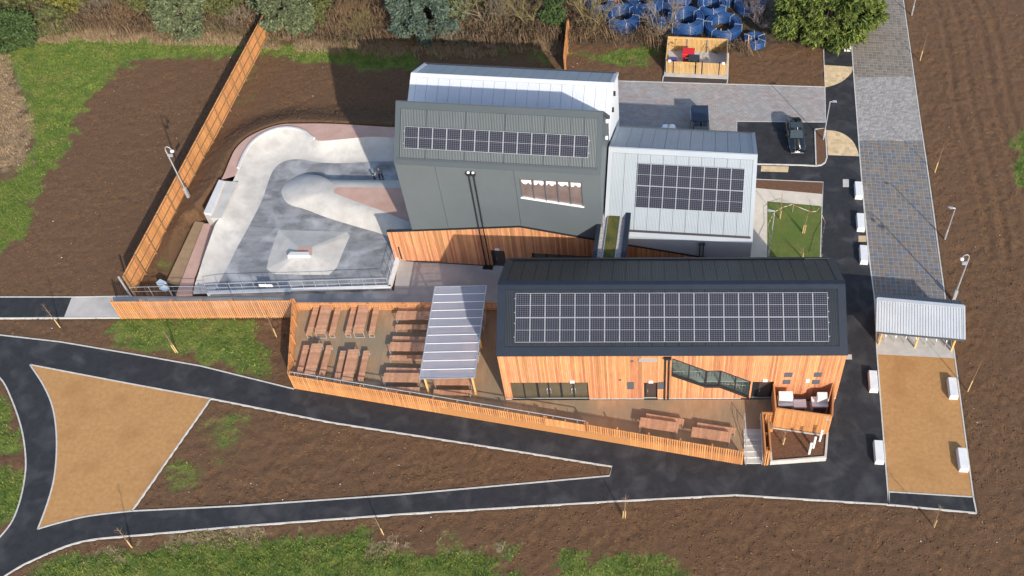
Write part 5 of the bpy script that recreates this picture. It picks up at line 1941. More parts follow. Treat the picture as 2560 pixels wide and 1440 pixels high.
for i in range(7):
    p = SF.w(0.55 + i * (SLn - 1.1) / 6, 0.75, .04)
    n = SF.n
    o = part('cycle_hoop', MB().tube([p - n * .38, p - n * .38 + Vector((0, 0, .65)), p - n * .28 + Vector((0, 0, .78)), p + n * .28 + Vector((0, 0, .78)), p + n * .38 + Vector((0, 0, .65)), p + n * .38], .028, 6), T['galv'])
    tag(o, ['leftmost steel cycle hoop under the shelter roof', 'second steel cycle hoop from the left post', 'steel cycle hoop just left of the middle shelter post', 'steel cycle hoop at the middle shelter post', 'steel cycle hoop just right of the middle shelter post', 'second steel cycle hoop from the right post', 'rightmost steel cycle hoop under the shelter roof'][i], 'cycle hoop', 'cycle hoops under the shelter')

# ------------------------------------------------------------------ bin store
BA, BBp = P(1664, 183), P(1815, 190)
BF = Frame((BA.x, BA.y), math.atan2(BBp.y - BA.y, BBp.x - BA.x))
BW, BD = (BBp - BA).length, 3.9
bs_ = thing('bin_store', 'roofless slatted timber bin store with two front gates', 'bin store', BF.w(BW / 2, BD / 2, 0))
mb = MB()
BF.box(mb, -.15, -.55, -.05, BW + .15, BD + .1, 0.07)
part('slab', mb, T['concrete'], bs_)
poly_sheet('path', [BF.w(-.2, -.6, 0), BF.w(BW + .2, -.6, 0), P(1817, 211), P(1656, 206)], [], 0.04, mat('brown_tarmac', (0.042, 0.034, 0.034), (0.060, 0.048, 0.047), 2, rough=0.85, bump=(40, .4)))
kerb([BF.w(-.2, -.5, 0), P(1656, 206)])
kerb([BF.w(BW + .2, BD, 0), BF.w(BW + .2, -.6, 0), P(1817, 211)])
Y_ = T['slat_yellow']
for a, b, zt in (((0, BD), (BW, BD), 1.95), ((0, BD - .1), (0, .1), 1.95), ((BW, .1), (BW, BD - .1), 1.95), ((0.02, 0), (.75, 0), 1.65), ((.86, 0), (3.15, 0), 1.65), ((3.3, 0), (3.85, 0), 1.65), ((3.98, 0), (BW - .85, 0), 1.65), ((BW - .75, 0), (BW - .02, 0), 1.65)):
    slats_on(bs_, BF.w(a[0], a[1], 0), BF.w(b[0], b[1], 0), 0.12, zt, pitch=0.135, w=0.105, m=Y_)
for a, b, z in (((0, BD - .05), (BW, BD - .05), 1.8), ((0, BD - .05), (BW, BD - .05), 0.95), ((.86, .05), (3.15, .05), 1.5), ((3.98, .05), (BW - .85, .05), 1.5), ((.05, BD), (.05, 0), 1.75), ((BW - .05, BD), (BW - .05, 0), 1.75)):
    part('rail', MB().bar(BF.w(a[0], a[1], z), BF.w(b[0], b[1], z), .05, .09), Y_, bs_)
for u, d in ((.05, 0.06), (.8, .06), (3.22, .06), (3.92, .06), (BW - .8, .06), (BW - .06, .06), (.06, BD - .12), (2.2, BD - .12), (4.4, BD - .12), (BW - .08, BD - .12)):
    part('post', MB().bar(BF.w(u, d, .07), BF.w(u, d, 1.8), .09, .09), T['galv'] if d > 1 else T['dark'], bs_)
for u in (.4, BW - .4):
    o = part('lamp_cap', MB().lathe(BF.w(u, -.05, 1.66), [(.13, 0), (.2, .04), (.18, .14), (.05, .2)], 12), T['white'], bs_)


def wheelie(label, u, d, sx, sy, h, mcol, mlid, rz=0.0):
    t = thing('wheeled_bin', label, 'bin', BF.w(u, d, .07), 'bins in the timber bin store', BF.ang + rz)
    part('body', MB().hexa([(-sx * .42, -sy * .4, .12), (sx * .42, -sy * .4, .12), (sx * .42, sy * .4, .12), (-sx * .42, sy * .4, .12)],
                           [(-sx / 2, -sy / 2, h), (sx / 2, -sy / 2, h), (sx / 2, sy / 2, h), (-sx / 2, sy / 2, h)]), mcol, t, local=True)
    part('lid', MB().hexa([(-sx * .53, -sy * .54, h + .002), (sx * .53, -sy * .54, h + .002), (sx * .53, sy * .52, h + .06), (-sx * .53, sy * .52, h + .06)],
                          [(-sx * .5, -sy * .5, h + .10), (sx * .5, -sy * .5, h + .10), (sx * .5, sy * .48, h + .2), (-sx * .5, sy * .48, h + .2)]), mlid, t, local=True)
    for dx in (-1, 1):
        for dy in (-1, 1):
            part('wheel', MB().tube([(dx * sx * .36 - .03, dy * sy * .3, .07), (dx * sx * .36 + .03, dy * sy * .3, .07)], .07, 8), T['black'], t, local=True)
    part('handle', MB().tube([(-sx * .4, sy * .56, h - .02), (sx * .4, sy * .56, h - .02)], .025, 6), T['black'], t, local=True)
    part('label_strip', MB().box(-sx * .28, -sy * .56, h * .62, sx * .28, -sy * .5, h * .7), T['white'], t, local=True)
    return t


RED = mat('red_plastic', (0.55, 0.018, 0.022), None, rough=0.45)
wheelie('large red bin behind the black one in the bin store', 2.35, 2.2, 1.25, 1.0, 1.2, RED, RED)
wheelie('black wheeled bin with grey lettering in the middle of the bin store', 3.0, 1.2, 1.15, .9, 1.15, T['black'], mat('dark_grey_plastic', (0.03, 0.032, 0.035), None, rough=0.5))
wheelie('small red bin with a blue lid in the left corner of the bin store', .75, 1.1, .75, .75, .85, RED, mat('purple_plastic', (0.07, 0.06, 0.2), None, rough=0.5))
tag(part('sack', MB().lathe(BF.w(1.5, 1.2, .07), [(.25, 0), (.33, .2), (.25, .5), (.06, .62)], 9), T['white'], smooth=True), 'pale rubbish sack on the floor of the bin store', 'sack')

# ------------------------------------------------------------------ vehicles
def car_paint(name, c, rough=0.25):
    m = mat(name, c, None, rough=rough)
    m.node_tree.nodes['Principled BSDF'].inputs['Coat Weight'].default_value = 0.6
    return m


T['car_glass'] = mat('car_glass', (0.040, 0.052, 0.055), None, rough=0.08, spec=0.9)
T['tyre'] = mat('tyre', (0.014, 0.014, 0.015), None, rough=0.8)
T['rim'] = mat('rim', (0.35, 0.36, 0.38), None, rough=0.35, metal=0.8)
T['headlamp'] = mat('headlamp', (0.6, 0.62, 0.65), None, rough=0.15)
T['taillamp'] = mat('taillamp', (0.35, 0.01, 0.012), None, rough=0.25)


def loft_sections(secs):
    """secs: list of (y, [(x, z) half profile from centre bottom to centre top])"""
    mb = MB()
    vs, fs = [], []
    n = None
    for y, hp in secs:
        ring = [(x, y, z) for x, z in hp] + [(-x, y, z) for x, z in hp[::-1]]
        n = len(ring)
        vs += ring
    for i in range(len(secs) - 1):
        for j in range(n):
            j2 = (j + 1) % n
            fs.append((i * n + j, i * n + j2, (i + 1) * n + j2, (i + 1) * n + j))
    fs.append(tuple(range(n)))
    fs.append(tuple((len(secs) - 1) * n + j for j in range(n - 1, -1, -1)))
    mb.add(vs, fs)
    return mb


def wheels(t, L, W, r, yf, yr):
    for sx in (-1, 1):
        for y in (yf, yr):
            w = part('wheel', MB().tube([(sx * (W / 2 - .22), y, r), (sx * (W / 2 - .005), y, r)], r, 18), T['tyre'], t, local=True)
            q = part('rim', MB().tube([(sx * (W / 2 - .1), y, r), (sx * (W / 2 + .006), y, r)], r * .62, 14), T['rim'], t, local=True)
            q.parent = w
            q.location = q.location - w.location


def suv(label, c, rz, paint, L=4.35, W=1.78):
    t = thing('parked_car', label, 'car', (c[0], c[1], 0.045), None, rz)
    h = W / 2

    def sec(y, w, zb, zs, zt, crown=.02):
        return (y, [(0, zb), (w * .86, zb), (w * .985, zb + .12), (w, (zb + zs) / 2), (w * .97, zs), (w * .86, zt), (w * .45, zt + crown), (0, zt + crown * 1.5)])
    body = [sec(-L / 2, h * .82, .34, .54, .64), sec(-L / 2 + .10, h * .93, .26, .62, .76), sec(-L / 2 + .45, h * .96, .24, .72, .86, .04), sec(-L / 2 + 1.0, h, .24, .84, .95, .05), sec(-L / 2 + 1.4, h, .24, .90, 1.0, .03),
            sec(0, h, .24, .93, 1.02, .01), sec(L / 2 - 1.0, h * .995, .24, .95, 1.04, .01), sec(L / 2 - .35, h * .97, .27, .93, 1.05, .01), sec(L / 2 - .08, h * .90, .32, .86, 1.0, .01), sec(L / 2, h * .78, .40, .78, .92, .01)]
    part('body', loft_sections(body), paint, t, smooth=True, local=True)

    def cab(y, w, zt, zb=.98):
        return (y, [(0, zb), (w, zb), (w * .99, zb + .02), (w * .93, zb + (zt - zb) * .55), (w * .84, zt - .05), (w * .70, zt), (w * .3, zt + .025), (0, zt + .03)])
    ys = -L / 2 + 1.35
    cabin = [cab(ys, h * .80, 1.0), cab(ys + .35, h * .84, 1.24), cab(ys + .72, h * .86, 1.50), cab(ys + 1.1, h * .87, 1.585), cab(ys + 1.8, h * .87, 1.60), cab(ys + 2.4, h * .85, 1.56), cab(ys + 2.72, h * .80, 1.42), cab(L / 2 - .12, h * .72, 1.06)]
    part('cabin', loft_sections(cabin), paint, t, smooth=True, local=True)
    # glass, set a centimetre proud of the cabin
    def quad(pts, n, m, nm):
        pts = [Vector(p) for p in pts]
        nrm = Vector(n).normalized()
        part(nm, MB().hexa([p + nrm * .004 for p in pts], [p + nrm * .018 for p in pts]), m, t, local=True)
    quad([(-h * .74, ys + .03, 1.05), (h * .74, ys + .03, 1.05), (h * .66, ys + .70, 1.515), (-h * .66, ys + .70, 1.515)], (0, -.6, .8), T['car_glass'], 'windscreen')
    quad([(-h * .60, ys + .98, 1.605), (h * .60, ys + .98, 1.605), (h * .60, ys + 1.75, 1.625), (-h * .60, ys + 1.75, 1.625)], (0, 0, 1), T['car_glass'], 'sunroof')
    quad([(h * .60, ys + 2.76, 1.42), (-h * .60, ys + 2.76, 1.42), (-h * .60, L / 2 - .2, 1.14), (h * .60, L / 2 - .2, 1.14)][::-1], (0, .6, .8), T['car_glass'], 'rear_window')
    for s in (-1, 1):
        for ya, yb in ((ys + .42, ys + 1.25), (ys + 1.32, ys + 2.2)):
            quad([(s * h * .885, ya, 1.06), (s * h * .885, yb, 1.06), (s * h * .815, yb, 1.46), (s * h * .815, ya + .25, 1.46)], (s, 0, .35), T['car_glass'], 'side_window')
        part('headlight', MB().hexa([(s * h * .52, -L / 2 + .12, .60), (s * h * .86, -L / 2 + .26, .60), (s * h * .9, -L / 2 + .40, .66), (s * h * .55, -L / 2 + .26, .66)],
                                    [(s * h * .52, -L / 2 + .14, .74), (s * h * .86, -L / 2 + .28, .75), (s * h * .9, -L / 2 + .5, .80), (s * h * .55, -L / 2 + .34, .80)]), T['headlamp'], t, local=True)
        part('tail_light', MB().cbox((s * h * .74, L / 2 - .1, .88), .3, .14, .12), T['taillamp'], t, local=True)
        part('mirror', MB().hexa([(s * h * .95, ys + .35, 1.0), (s * (h + .19), ys + .37, 1.02), (s * (h + .19), ys + .52, 1.02), (s * h * .95, ys + .55, 1.0)],
                                 [(s * h * .95, ys + .37, 1.12), (s * (h + .17), ys + .39, 1.15), (s * (h + .17), ys + .5, 1.15), (s * h * .95, ys + .53, 1.12)]), paint, t, local=True)
    part('grille', MB().hexa([(-h * .42, -L / 2 - .015, .36), (h * .42, -L / 2 - .015, .36), (h * .5, -L / 2 + .1, .36), (-h * .5, -L / 2 + .1, .36)],
                             [(-h * .36, -L / 2 + .03, .62), (h * .36, -L / 2 + .03, .62), (h * .4, -L / 2 + .14, .66), (-h * .4, -L / 2 + .14, .66)]), T['black'], t, local=True)
    part('badge', MB().tube([(0, -L / 2 - .01, .56), (0, -L / 2 + .05, .57)], .055, 10), T['headlamp'], t, local=True)
    part('number_plate', MB().box(-.26, -L / 2 - .035, .40, .26, -L / 2 - .018, .51), T['white'], t, local=True)
    part('bumper_trim', MB().box(-h * .7, -L / 2 - .01, .28, h * .7, -L / 2 + .1, .335), T['galv'], t, local=True)
    wheels(t, L, W, .34, -L / 2 + .85, L / 2 - .82)
    return t


cc = P(1991.5, 389)
suv('black sport utility car parked nose down in the tarmac bay', (cc.x, cc.y + 2.19), math.radians(0.8), car_paint('black_car_paint', (0.009, 0.012, 0.016)))
wp = P(1672, 314, 1.55)
suv('white car mostly hidden behind the pale hall roof', (wp.x, wp.y - 1.55), 0.0, car_paint('white_car_paint', (0.72, 0.74, 0.76), .3))


def pickup(label, c, rz, paint):
    L, W = 5.2, 1.86
    h = W / 2
    t = thing('pickup_truck', label, 'pickup truck', (c[0], c[1], 0.045), None, rz)

    def sec(y, w, zb, zs, zt, cr=.02):
        return (y, [(0, zb), (w * .88, zb), (w, zb + .14), (w, (zb + zs) / 2), (w * .985, zs), (w * .9, zt), (w * .45, zt + cr), (0, zt + cr)])
    part('body', loft_sections([sec(-L / 2, h * .8, .42, .8, .9), sec(-L / 2 + .2, h * .96, .36, .92, 1.02, .03), sec(-L / 2 + 1.1, h, .36, 1.02, 1.12, .03), sec(-L / 2 + 1.3, h, .36, 1.04, 1.12, .0), sec(L / 2 - .25, h, .4, 1.04, 1.10, 0), sec(L / 2 - .12, h * .98, .45, 1.04, 1.1, 0)]), paint, t, smooth=False, local=True)

    def cab(y, w, zt, zb=1.08):
        return (y, [(0, zb), (w, zb), (w * .99, zb + .02), (w * .93, zb + (zt - zb) * .5), (w * .86, zt - .05), (w * .75, zt), (w * .3, zt + .02), (0, zt + .02)])
    ya = -L / 2 + 1.2
    part('cab', loft_sections([cab(ya, h * .86, 1.1), cab(ya + .7, h * .9, 1.66), cab(ya + 1.1, h * .91, 1.78), cab(ya + 1.9, h * .9, 1.78), cab(ya + 2.1, h * .88, 1.5), cab(ya + 2.2, h * .86, 1.1)]), paint, t, smooth=True, local=True)
    part('windscreen', MB().hexa([(-h * .78, ya + .06, 1.17), (h * .78, ya + .06, 1.17), (h * .72, ya + .66, 1.66), (-h * .72, ya + .66, 1.66)], [(-h * .78, ya + .04, 1.2), (h * .78, ya + .04, 1.2), (h * .72, ya + .64, 1.69), (-h * .72, ya + .64, 1.69)]), T['car_glass'], t, local=True)
    navy = mat('navy_tonneau', (0.012, 0.022, 0.045), (0.016, 0.028, 0.055), 1, rough=0.5)
    part('load_canopy', MB().hexa([(-h * .95, ya + 2.16, 1.104), (h * .95, ya + 2.16, 1.104), (h * .95, L / 2 - .14, 1.104), (-h * .95, L / 2 - .14, 1.104)], [(-h * .9, ya + 1.3, 1.84), (h * .9, ya + 1.3, 1.84), (h * .9, L / 2 - .3, 1.84), (-h * .9, L / 2 - .3, 1.84)]), navy, t, local=True)
    for s in (-1, 1):
        part('side_rail', MB().box(s * h - .05, ya + 2.25, 1.105, s * h + .03, L / 2 - .2, 1.19), T['galv'], t, local=True)
        part('tail_light', MB().box(s * h * .86 - .09, L / 2 - .16, .7, s * h * .86 + .09, L / 2 - .07, 1.05), T['taillamp'], t, local=True)
    part('rear_bumper', MB().box(-h * .9, L / 2 - .12, .42, h * .9, L / 2 + .12, .62), T['black'], t, local=True)
    part('number_plate', MB().box(-.26, L / 2 + .121, .48, .26, L / 2 + .135, .59), T['white'], t, local=True)
    wheels(t, L, W, .38, -L / 2 + .9, L / 2 - 1.1)


pk = P(1749, 271, 1.2)
pickup('dark pickup truck with flat navy hardtop half hidden behind the pale hall', (pk.x, pk.y - 2.6), 0.0, car_paint('dark_truck_paint', (0.02, 0.024, 0.03)))

# ------------------------------------------------------------------ blue pipe coils
T['pipe'] = mat('blue_pipe', (0.012, 0.045, 0.145), (0.02, 0.07, 0.20), 1.5, rough=0.4)
T['strap'] = mat('strap', (0.55, 0.56, 0.58), None, rough=0.6)


def coil(label, c, R, layers, rows, z=0.0, r=0.085, tilt=0.0, el=1.0):
    t = thing('pipe_coil', label, 'pipe coil', (c.x, c.y, z), 'blue pipe coils in the yard')
    t.rotation_euler = (tilt, 0, random.uniform(0, 3))
    for l in range(layers):
        for k in range(rows):
            rr = R - k * r * 2.02 + random.uniform(-.03, .03)
            pts = [(rr * math.cos(a), rr * el * math.sin(a), r + l * r * 1.95 + random.uniform(-.012, .012)) for a in [2 * math.pi * i / 36 for i in range(36)]]
            part('pipe_turn', MB().tube(pts, r, 6, close=True), T['pipe'], t, smooth=True, local=True)
    for q in range(6):
        a = q * math.pi / 3 + .3
        d = Vector((math.cos(a), math.sin(a), 0))
        hh = layers * r * 1.95 + .06
        pts = [d * (R + r + .03), d * (R + r + .03) + Vector((0, 0, hh)), d * (R - rows * r * 2 + r - .05) + Vector((0, 0, hh)), d * (R - rows * r * 2 + r - .05)]
        part('strap', MB().tube(pts, .022, 4), T['strap'], t, local=True)


COILS = [((1807, 78), 2.0, 5, 3, 'large blue pipe coil right behind the bin store'), ((1714, 72), 1.95, 8, 3, 'tall stacked blue pipe coil at the left corner of the bin store'), ((1779, 34), 1.6, 7, 2, 'medium blue pipe coil behind the two large ones'),
         ((1886, 108), 1.15, 3, 3, 'small blue pipe coil beside the green conifer'), ((1800, -5), 2.0, 5, 3, 'blue pipe coil at the top edge behind the medium one'), ((1874, 22), 1.7, 5, 3, 'blue pipe coil half hidden by bare twigs near the conifer'),
         ((1612, 22), 2.0, 8, 3, 'blue pipe coil seen through the bare tree, farther back'), ((1556, 60), 1.9, 7, 3, 'blue pipe coil seen through the bare tree, nearer'), ((1496, 22), 1.9, 6, 3, 'blue pipe coil near the red crate'), ((1655, 52), 1.7, 6, 3, 'blue pipe coil left of the tall stacked coil'),
         ((1692, 0), 1.9, 5, 3, 'blue pipe coil at the top edge above the stacked coil')]
for (px, py), R, l, k, lab in COILS:
    coil(lab, P(px, py), R, l + 1, k + 1, r=.095)
tag(part('crate', MB().cbox(P(1527, 0) + Vector((0, 0, .5)), 1.8, 1.2, 1.0), RED), 'red crate in the yard at the top edge', 'crate')
for i, ((a, b), (c, d)) in enumerate((((838, 8), (905, 2)), ((836, 30), (848, 5)), ((760, -4), (905, 12)))):
    o = part('pipe_length', MB().tube([P(a, b) + Vector((0, 0, .3)), P(c, d) + Vector((0, 0, .3))], .16, 8), T['pipe'])
    tag(o, ['straight blue pipe lying flat left of the bare shrubs', 'short blue pipe pointing down at the hedge', 'straight blue pipe at the top edge of the hedge'][i], 'pipe', 'blue pipe lengths')
for (px, py), lab in (((1729, 94), 'short yellow stake behind the bin store, left one'), ((1801, 96), 'short yellow stake behind the bin store, right one'), ((1869, 122), 'tall pale stake by the small pipe coil')):
    p = P(px, py)
    tag(part('marker_stake', MB().bar(p, p + Vector((0, 0, 1.3 if px < 1850 else 1.9)), .07, .07), T['slat_yellow']), lab, 'stake')

# ------------------------------------------------------------------ saplings
T['twig'] = mat('sapling_bark', (0.20, 0.13, 0.075), (0.30, 0.21, 0.13), 4, rough=0.85)
T['stake'] = mat('stake_wood', (0.55, 0.38, 0.14), (0.66, 0.48, 0.22), 3, rough=0.75)
SAPS = [((148, 817), (111, 764), 'by the pale end of the concourse path', 1), ((442, 880), (414, 826), 'in the middle of the small lawn', 2), ((689, 840), (667, 790), 'in the shade left of the deck', 1),
        ((327, 1367), (291, 1322), 'below the buff gravel apron', 1), ((956, 1335), (937, 1287), 'on the soil below the lower path, left one', 1), ((1560, 1293), (1560, 1236), 'on the soil below the lower path, right one', 2),
        ((2333, 1315), (2363, 1262), 'at the bottom right corner of the tarmac', 1), ((2420, 977), (2453, 908), 'right of the buff gravel strip', 0), ((2300, 151), (2319, 84), 'right of the road near the top', 0),
        ((2337, 431), (2358, 360), 'right of the chequered pavers', 0), ((1948, 546), (1955, 480), 'at the upper left of the taped lawn', 1), ((2008, 582), (2024, 518), 'in the centre of the taped lawn', 2), ((2004, 646), (2008, 620), 'at the lower edge of the taped lawn', 1),
        ((1955, 1110), (1967, 1062), 'in the concrete planter', 3)]
for (b, t_, wh, ns) in SAPS:
    zb_ = 0.5 if ns == 3 else 0.04
    base = P(b[0], b[1], zb_)
    H2 = max(1.4, min(vz(base, *t_), 4.2) - zb_)
    rr = random.Random(b[0])
    o = thing('sapling', 'bare sapling tied to a wooden stake ' + wh, 'sapling', base, 'newly planted saplings')
    lean = Vector((rr.uniform(-.06, .06), rr.uniform(-.05, .05), 1))
    tip = base + lean * H2
    if ns == 0:      # a bare cane only
        lean = Vector((.04, .05, 1))
        part('stake', MB().tube([base - Vector((0, 0, .1)), base + lean * H2 * .35], .045, 6), T['stake'], o)
        part('trunk', MB().tube([base + lean * H2 * .3, base + lean * H2], [.03, .012], 5), T['twig'], o)
        continue
    part('trunk', MB().tube([base, base + lean * H2 * .5 + Vector((.02, 0, 0)), tip], [.035, .026, .012], 6), T['twig'], o)
    mb = MB()
    for k in range(16):
        f = rr.uniform(.35, .98)
        p = base + lean * H2 * f
        a = rr.uniform(0, 6.28)
        ln = rr.uniform(.25, .6) * (1.15 - f) + .12
        q = p + Vector((math.cos(a) * ln, math.sin(a) * ln, ln * 1.1))
        mb.tube([p, p.lerp(q, .5) + Vector((0, 0, -.02)), q], [.009, .006, .004], 4)
    br = part('branches', mb, T['twig'], o)
    br['kind'] = 'stuff'
    for k in range(2 if ns == 2 else 1):
        off = Vector((.09 if k == 0 else -.09, -.05, 0))
        part('stake', MB().tube([base + off - Vector((0, 0, .1)), base + off + lean * min(H2 * .55, 1.1)], .036, 6), T['stake'], o)
    part('tie', MB().tube([base + Vector((.09, -.05, 0)) + lean * min(H2 * .5, 1.0), base + lean * min(H2 * .5, 1.0)], .025, 5), T['black'], o)
    if b[0] == 442:
        part('guard', MB().lathe(base, [(.06, 0), (.055, 1.4)], 8), T['twig'], o)

# ------------------------------------------------------------------ barrier tape round the lawn
tm = bpy.data.materials.new('striped_tape')
tm.use_nodes = True
N_, L_ = tm.node_tree.nodes, tm.node_tree.links
g_ = N_.new('ShaderNodeNewGeometry')
w_ = N_.new('ShaderNodeTexWave')
w_.inputs['Scale'].default_value = 0.9
w_.bands_direction = 'DIAGONAL'
L_.new(g_.outputs['Position'], w_.inputs[0])
r_ = N_.new('ShaderNodeValToRGB')
r_.color_ramp.interpolation = 'CONSTANT'
r_.color_ramp.elements[0].color = (0.75, 0.72, 0.68, 1)
r_.color_ramp.elements[1].position = 0.6
r_.color_ramp.elements[1].color = (0.55, 0.16, 0.09, 1)
L_.new(w_.outputs[0], r_.inputs[0])
L_.new(r_.outputs[0], N_['Principled BSDF'].inputs['Base Color'])
tp = thing('barrier_tape', 'red and white barrier tape strung round the small lawn', 'barrier tape', P(1985, 580))
TPX = [(1922, 648, .7), (1922, 615, .9), (1925, 592, .8), (1920, 562, .3), (1936, 530, .9), (1958, 518, 1.0), (1981, 511, 1.0), (2010, 523, .6), (2028, 530, .35), (2042, 528, .4), (2053, 514, .9), (2056, 540, .8), (2063, 556, .3), (2056, 590, .6), (2052, 648, .9)]
pts = [P(a, b, z + .05) for a, b, z in TPX]
mb = MB()
for a, b in zip(pts[:-1], pts[1:]):
    mb.bar(a, b, .012, .045)
part('tape', mb, tm, tp)
for a, b in ((1922, 640), (1981, 530), (2053, 532), (2051, 655)):
    p = P(a, b, .03)
    part('pin', MB().tube([p, p + Vector((0, 0, 1.05))], .02, 5), T['galv'], tp)

# ------------------------------------------------------------------ steel railings of the skate park
def railing(label, a, b, z, h, n, mesh_panel=False):
    t = thing('railing', label, 'railing', (a + b) / 2, 'galvanised railings round the skate park')
    for f in (1.0, .5):
        part('rail', MB().tube([a + Vector((0, 0, z + h * f)), b + Vector((0, 0, z + h * f))], .022, 6), T['galv'], t)
    for i in range(n + 1):
        p = a.lerp(b, i / n)
        part('post', MB().tube([p + Vector((0, 0, z - .1)), p + Vector((0, 0, z + h))], .024, 6), T['galv'], t)
    mb = MB()
    L = (b - a).length
    k = int(L / .75)
    for i in range(k):
        p = a.lerp(b, (i + .5) / k)
        mb.bar(p + Vector((0, 0, z + .06)), p + Vector((0, 0, z + h - .04)), .008, .008)
    o = part('wires', mb, T['galv'], t)
    o['kind'] = 'stuff'
    return t


r1_ = railing('galvanised railing along the concourse edge of the skate park', P(524, 738), P(974, 723), .45, 1.1, 15)
railing('short galvanised railing by the timber wall at the skate park corner', P(976, 721), P(994, 652), .45, 1.1, 3)
railing('galvanised mesh panel left of the skate park entrance', P(338, 741), P(430, 739), .05, 1.25, 2)
railing('galvanised gate leaf at the skate park entrance', P(432, 739), P(520, 739), .05, 1.25, 1)
sp = P(674, 733)
o = part('sign_plate', MB().bar(sp + Vector((-.6, -.04, 1.15)), sp + Vector((.6, -.06, 1.15)), .02, .32), T['white'])
tag(o, 'white plate hung on the skate park railing', 'sign')
cb = thing('utility_cabinet', 'pale blue cabinet standing behind the skate park gate', 'cabinet', P(411, 720))
part('box', MB().hexa([P(399, 722), P(414, 728), P(424, 720), P(409, 713)], [P(399, 722) + Vector((0, 0, .9)), P(414, 728) + Vector((0, 0, .9)), P(424, 720) + Vector((0, 0, .9)), P(409, 713) + Vector((0, 0, .9))]), mat('pale_blue_steel', (0.42, 0.50, 0.56), None, rough=0.5), cb)
part('lid', MB().prism([P(398, 722, .92), P(414, 729, .92), P(425, 720, .92), P(409, 712, .92)], .902, .94), mat('pale_blue_lid', (0.50, 0.58, 0.64), None, rough=0.5), cb)
tag(part('timber_offcut', MB().bar(P(430, 727) + Vector((0, 0, .1)), P(447, 727) + Vector((0, 0, .1)), .2, .12), T['block']), 'white offcut lying by the skate park gate', 'offcut')
tag(part('rubble_pallet', MB().prism([P(428, 719), P(452, 719), P(456, 732), P(432, 732)], .02, .22), T['membrane']), 'dark pallet on the ground by the skate park gate', 'pallet')

# ------------------------------------------------------------------ skater
def skin_mesh(name, pts, edges, m, parent, loc):
    me = bpy.data.meshes.new(name)
    me.from_pydata([p[:3] for p in pts], edges, [])
    me.materials.append(m)
    o = link(name, me, parent, loc)
    md = o.modifiers.new('skin', 'SKIN')
    for i, p in enumerate(pts):
        me.skin_vertices[0].data[i].radius = (p[3], p[4] if len(p) > 4 else p[3])
    me.skin_vertices[0].data[0].use_root = True
    o.modifiers.new('sub', 'SUBSURF').levels = 1
    o.modifiers['sub'].render_levels = 2
    md.use_smooth_shade = True
    return o


sk = P(954, 449, FZ)
pe = thing('person', 'person in grey hoodie, blue jeans and black beanie standing on the skate park floor', 'person', sk)
SKIN = mat('skin', (0.55, 0.33, 0.25), None, rough=0.6)
B = [(0, 0, .95, .12, .1), (0, -.02, 1.15, .13, .1), (0, -.03, 1.38, .15, .1), (0, -.04, 1.5, .06), (0, -.05, 1.58, .07), (0, -.06, 1.66, .095, .1), (0, -.05, 1.75, .075),
     (-.1, 0, .88, .09), (-.13, -.04, .5, .065), (-.14, .02, .1, .045), (-.15, -.1, .05, .04), (.1, 0, .88, .09), (.13, .05, .5, .065), (.15, .1, .1, .045), (.16, -.02, .05, .04),
     (-.2, -.03, 1.4, .06), (-.3, -.08, 1.15, .05), (-.38, -.22, .98, .04), (-.42, -.28, .93, .04), (.2, -.03, 1.4, .06), (.29, 0, 1.13, .05), (.3, -.12, .92, .04), (.31, -.16, .86, .04)]
E_ = [(0, 1), (1, 2), (2, 3), (3, 4), (4, 5), (5, 6), (0, 7), (7, 8), (8, 9), (9, 10), (0, 11), (11, 12), (12, 13), (13, 14), (2, 15), (15, 16), (16, 17), (17, 18), (2, 19), (19, 20), (20, 21), (21, 22)]
skin_mesh('body', B, E_, SKIN, pe, (0, 0, 0))
C1 = [(0, 0, .9, .165, .135), (0, -.02, 1.15, .165, .14), (0, -.03, 1.38, .185, .13), (0, -.03, 1.5, .1), (-.2, -.03, 1.4, .085), (-.3, -.08, 1.15, .07), (-.38, -.22, .99, .06), (.2, -.03, 1.4, .085), (.29, 0, 1.13, .07), (.3, -.11, .94, .06)]
skin_mesh('hoodie', C1, [(0, 1), (1, 2), (2, 3), (2, 4), (4, 5), (5, 6), (2, 7), (7, 8), (8, 9)], mat('grey_hoodie', (0.15, 0.155, 0.17), None, rough=0.9), pe, (0, 0, 0))
C2 = [(0, 0, .95, .14, .12), (-.1, 0, .86, .11), (-.13, -.04, .5, .085), (-.14, .02, .12, .07), (.1, 0, .86, .11), (.13, .05, .5, .085), (.15, .1, .12, .07)]
skin_mesh('trousers', C2, [(0, 1), (1, 2), (2, 3), (0, 4), (4, 5), (5, 6)], mat('blue_denim', (0.022, 0.035, 0.075), None, rough=0.9), pe, (0, 0, 0))
C3 = [(0, -.055, 1.72, .105), (0, -.05, 1.8, .085)]
skin_mesh('beanie', C3, [(0, 1)], T['black'], pe, (0, 0, 0))
for s, x, y in ((-1, -.15, -.05), (1, .16, .04)):
    part('shoe', MB().hexa([(x - .05, y - .16, 0.005), (x + .05, y - .16, 0.005), (x + .05, y + .13, 0.005), (x - .05, y + .13, 0.005)], [(x - .04, y - .12, .07), (x + .04, y - .12, .07), (x + .045, y + .12, .11), (x - .045, y + .12, .11)]), T['black'], pe, local=True)
sbp = P(939, 452, FZ)
sbd = thing('skateboard', 'black skateboard stood on its tail beside the person', 'skateboard', sbp)
d0 = Vector((-.1, -.02, 0))
part('deck', MB().obox(sbp + Vector((-.1, -.06, .06)), (.2, 0, 0), (0, .02, 0), (-.16, .3, .74)), T['black'], sbd)
for f in (.22, .78):
    for s in (-1, 1):
        c = sbp + Vector((-.16 * f + s * .07, .3 * f - .09, .06 + .74 * f))
        part('wheel', MB().tube([c - Vector((.02, 0, 0)), c + Vector((.02, 0, 0))], .03, 8), T['white'], sbd)

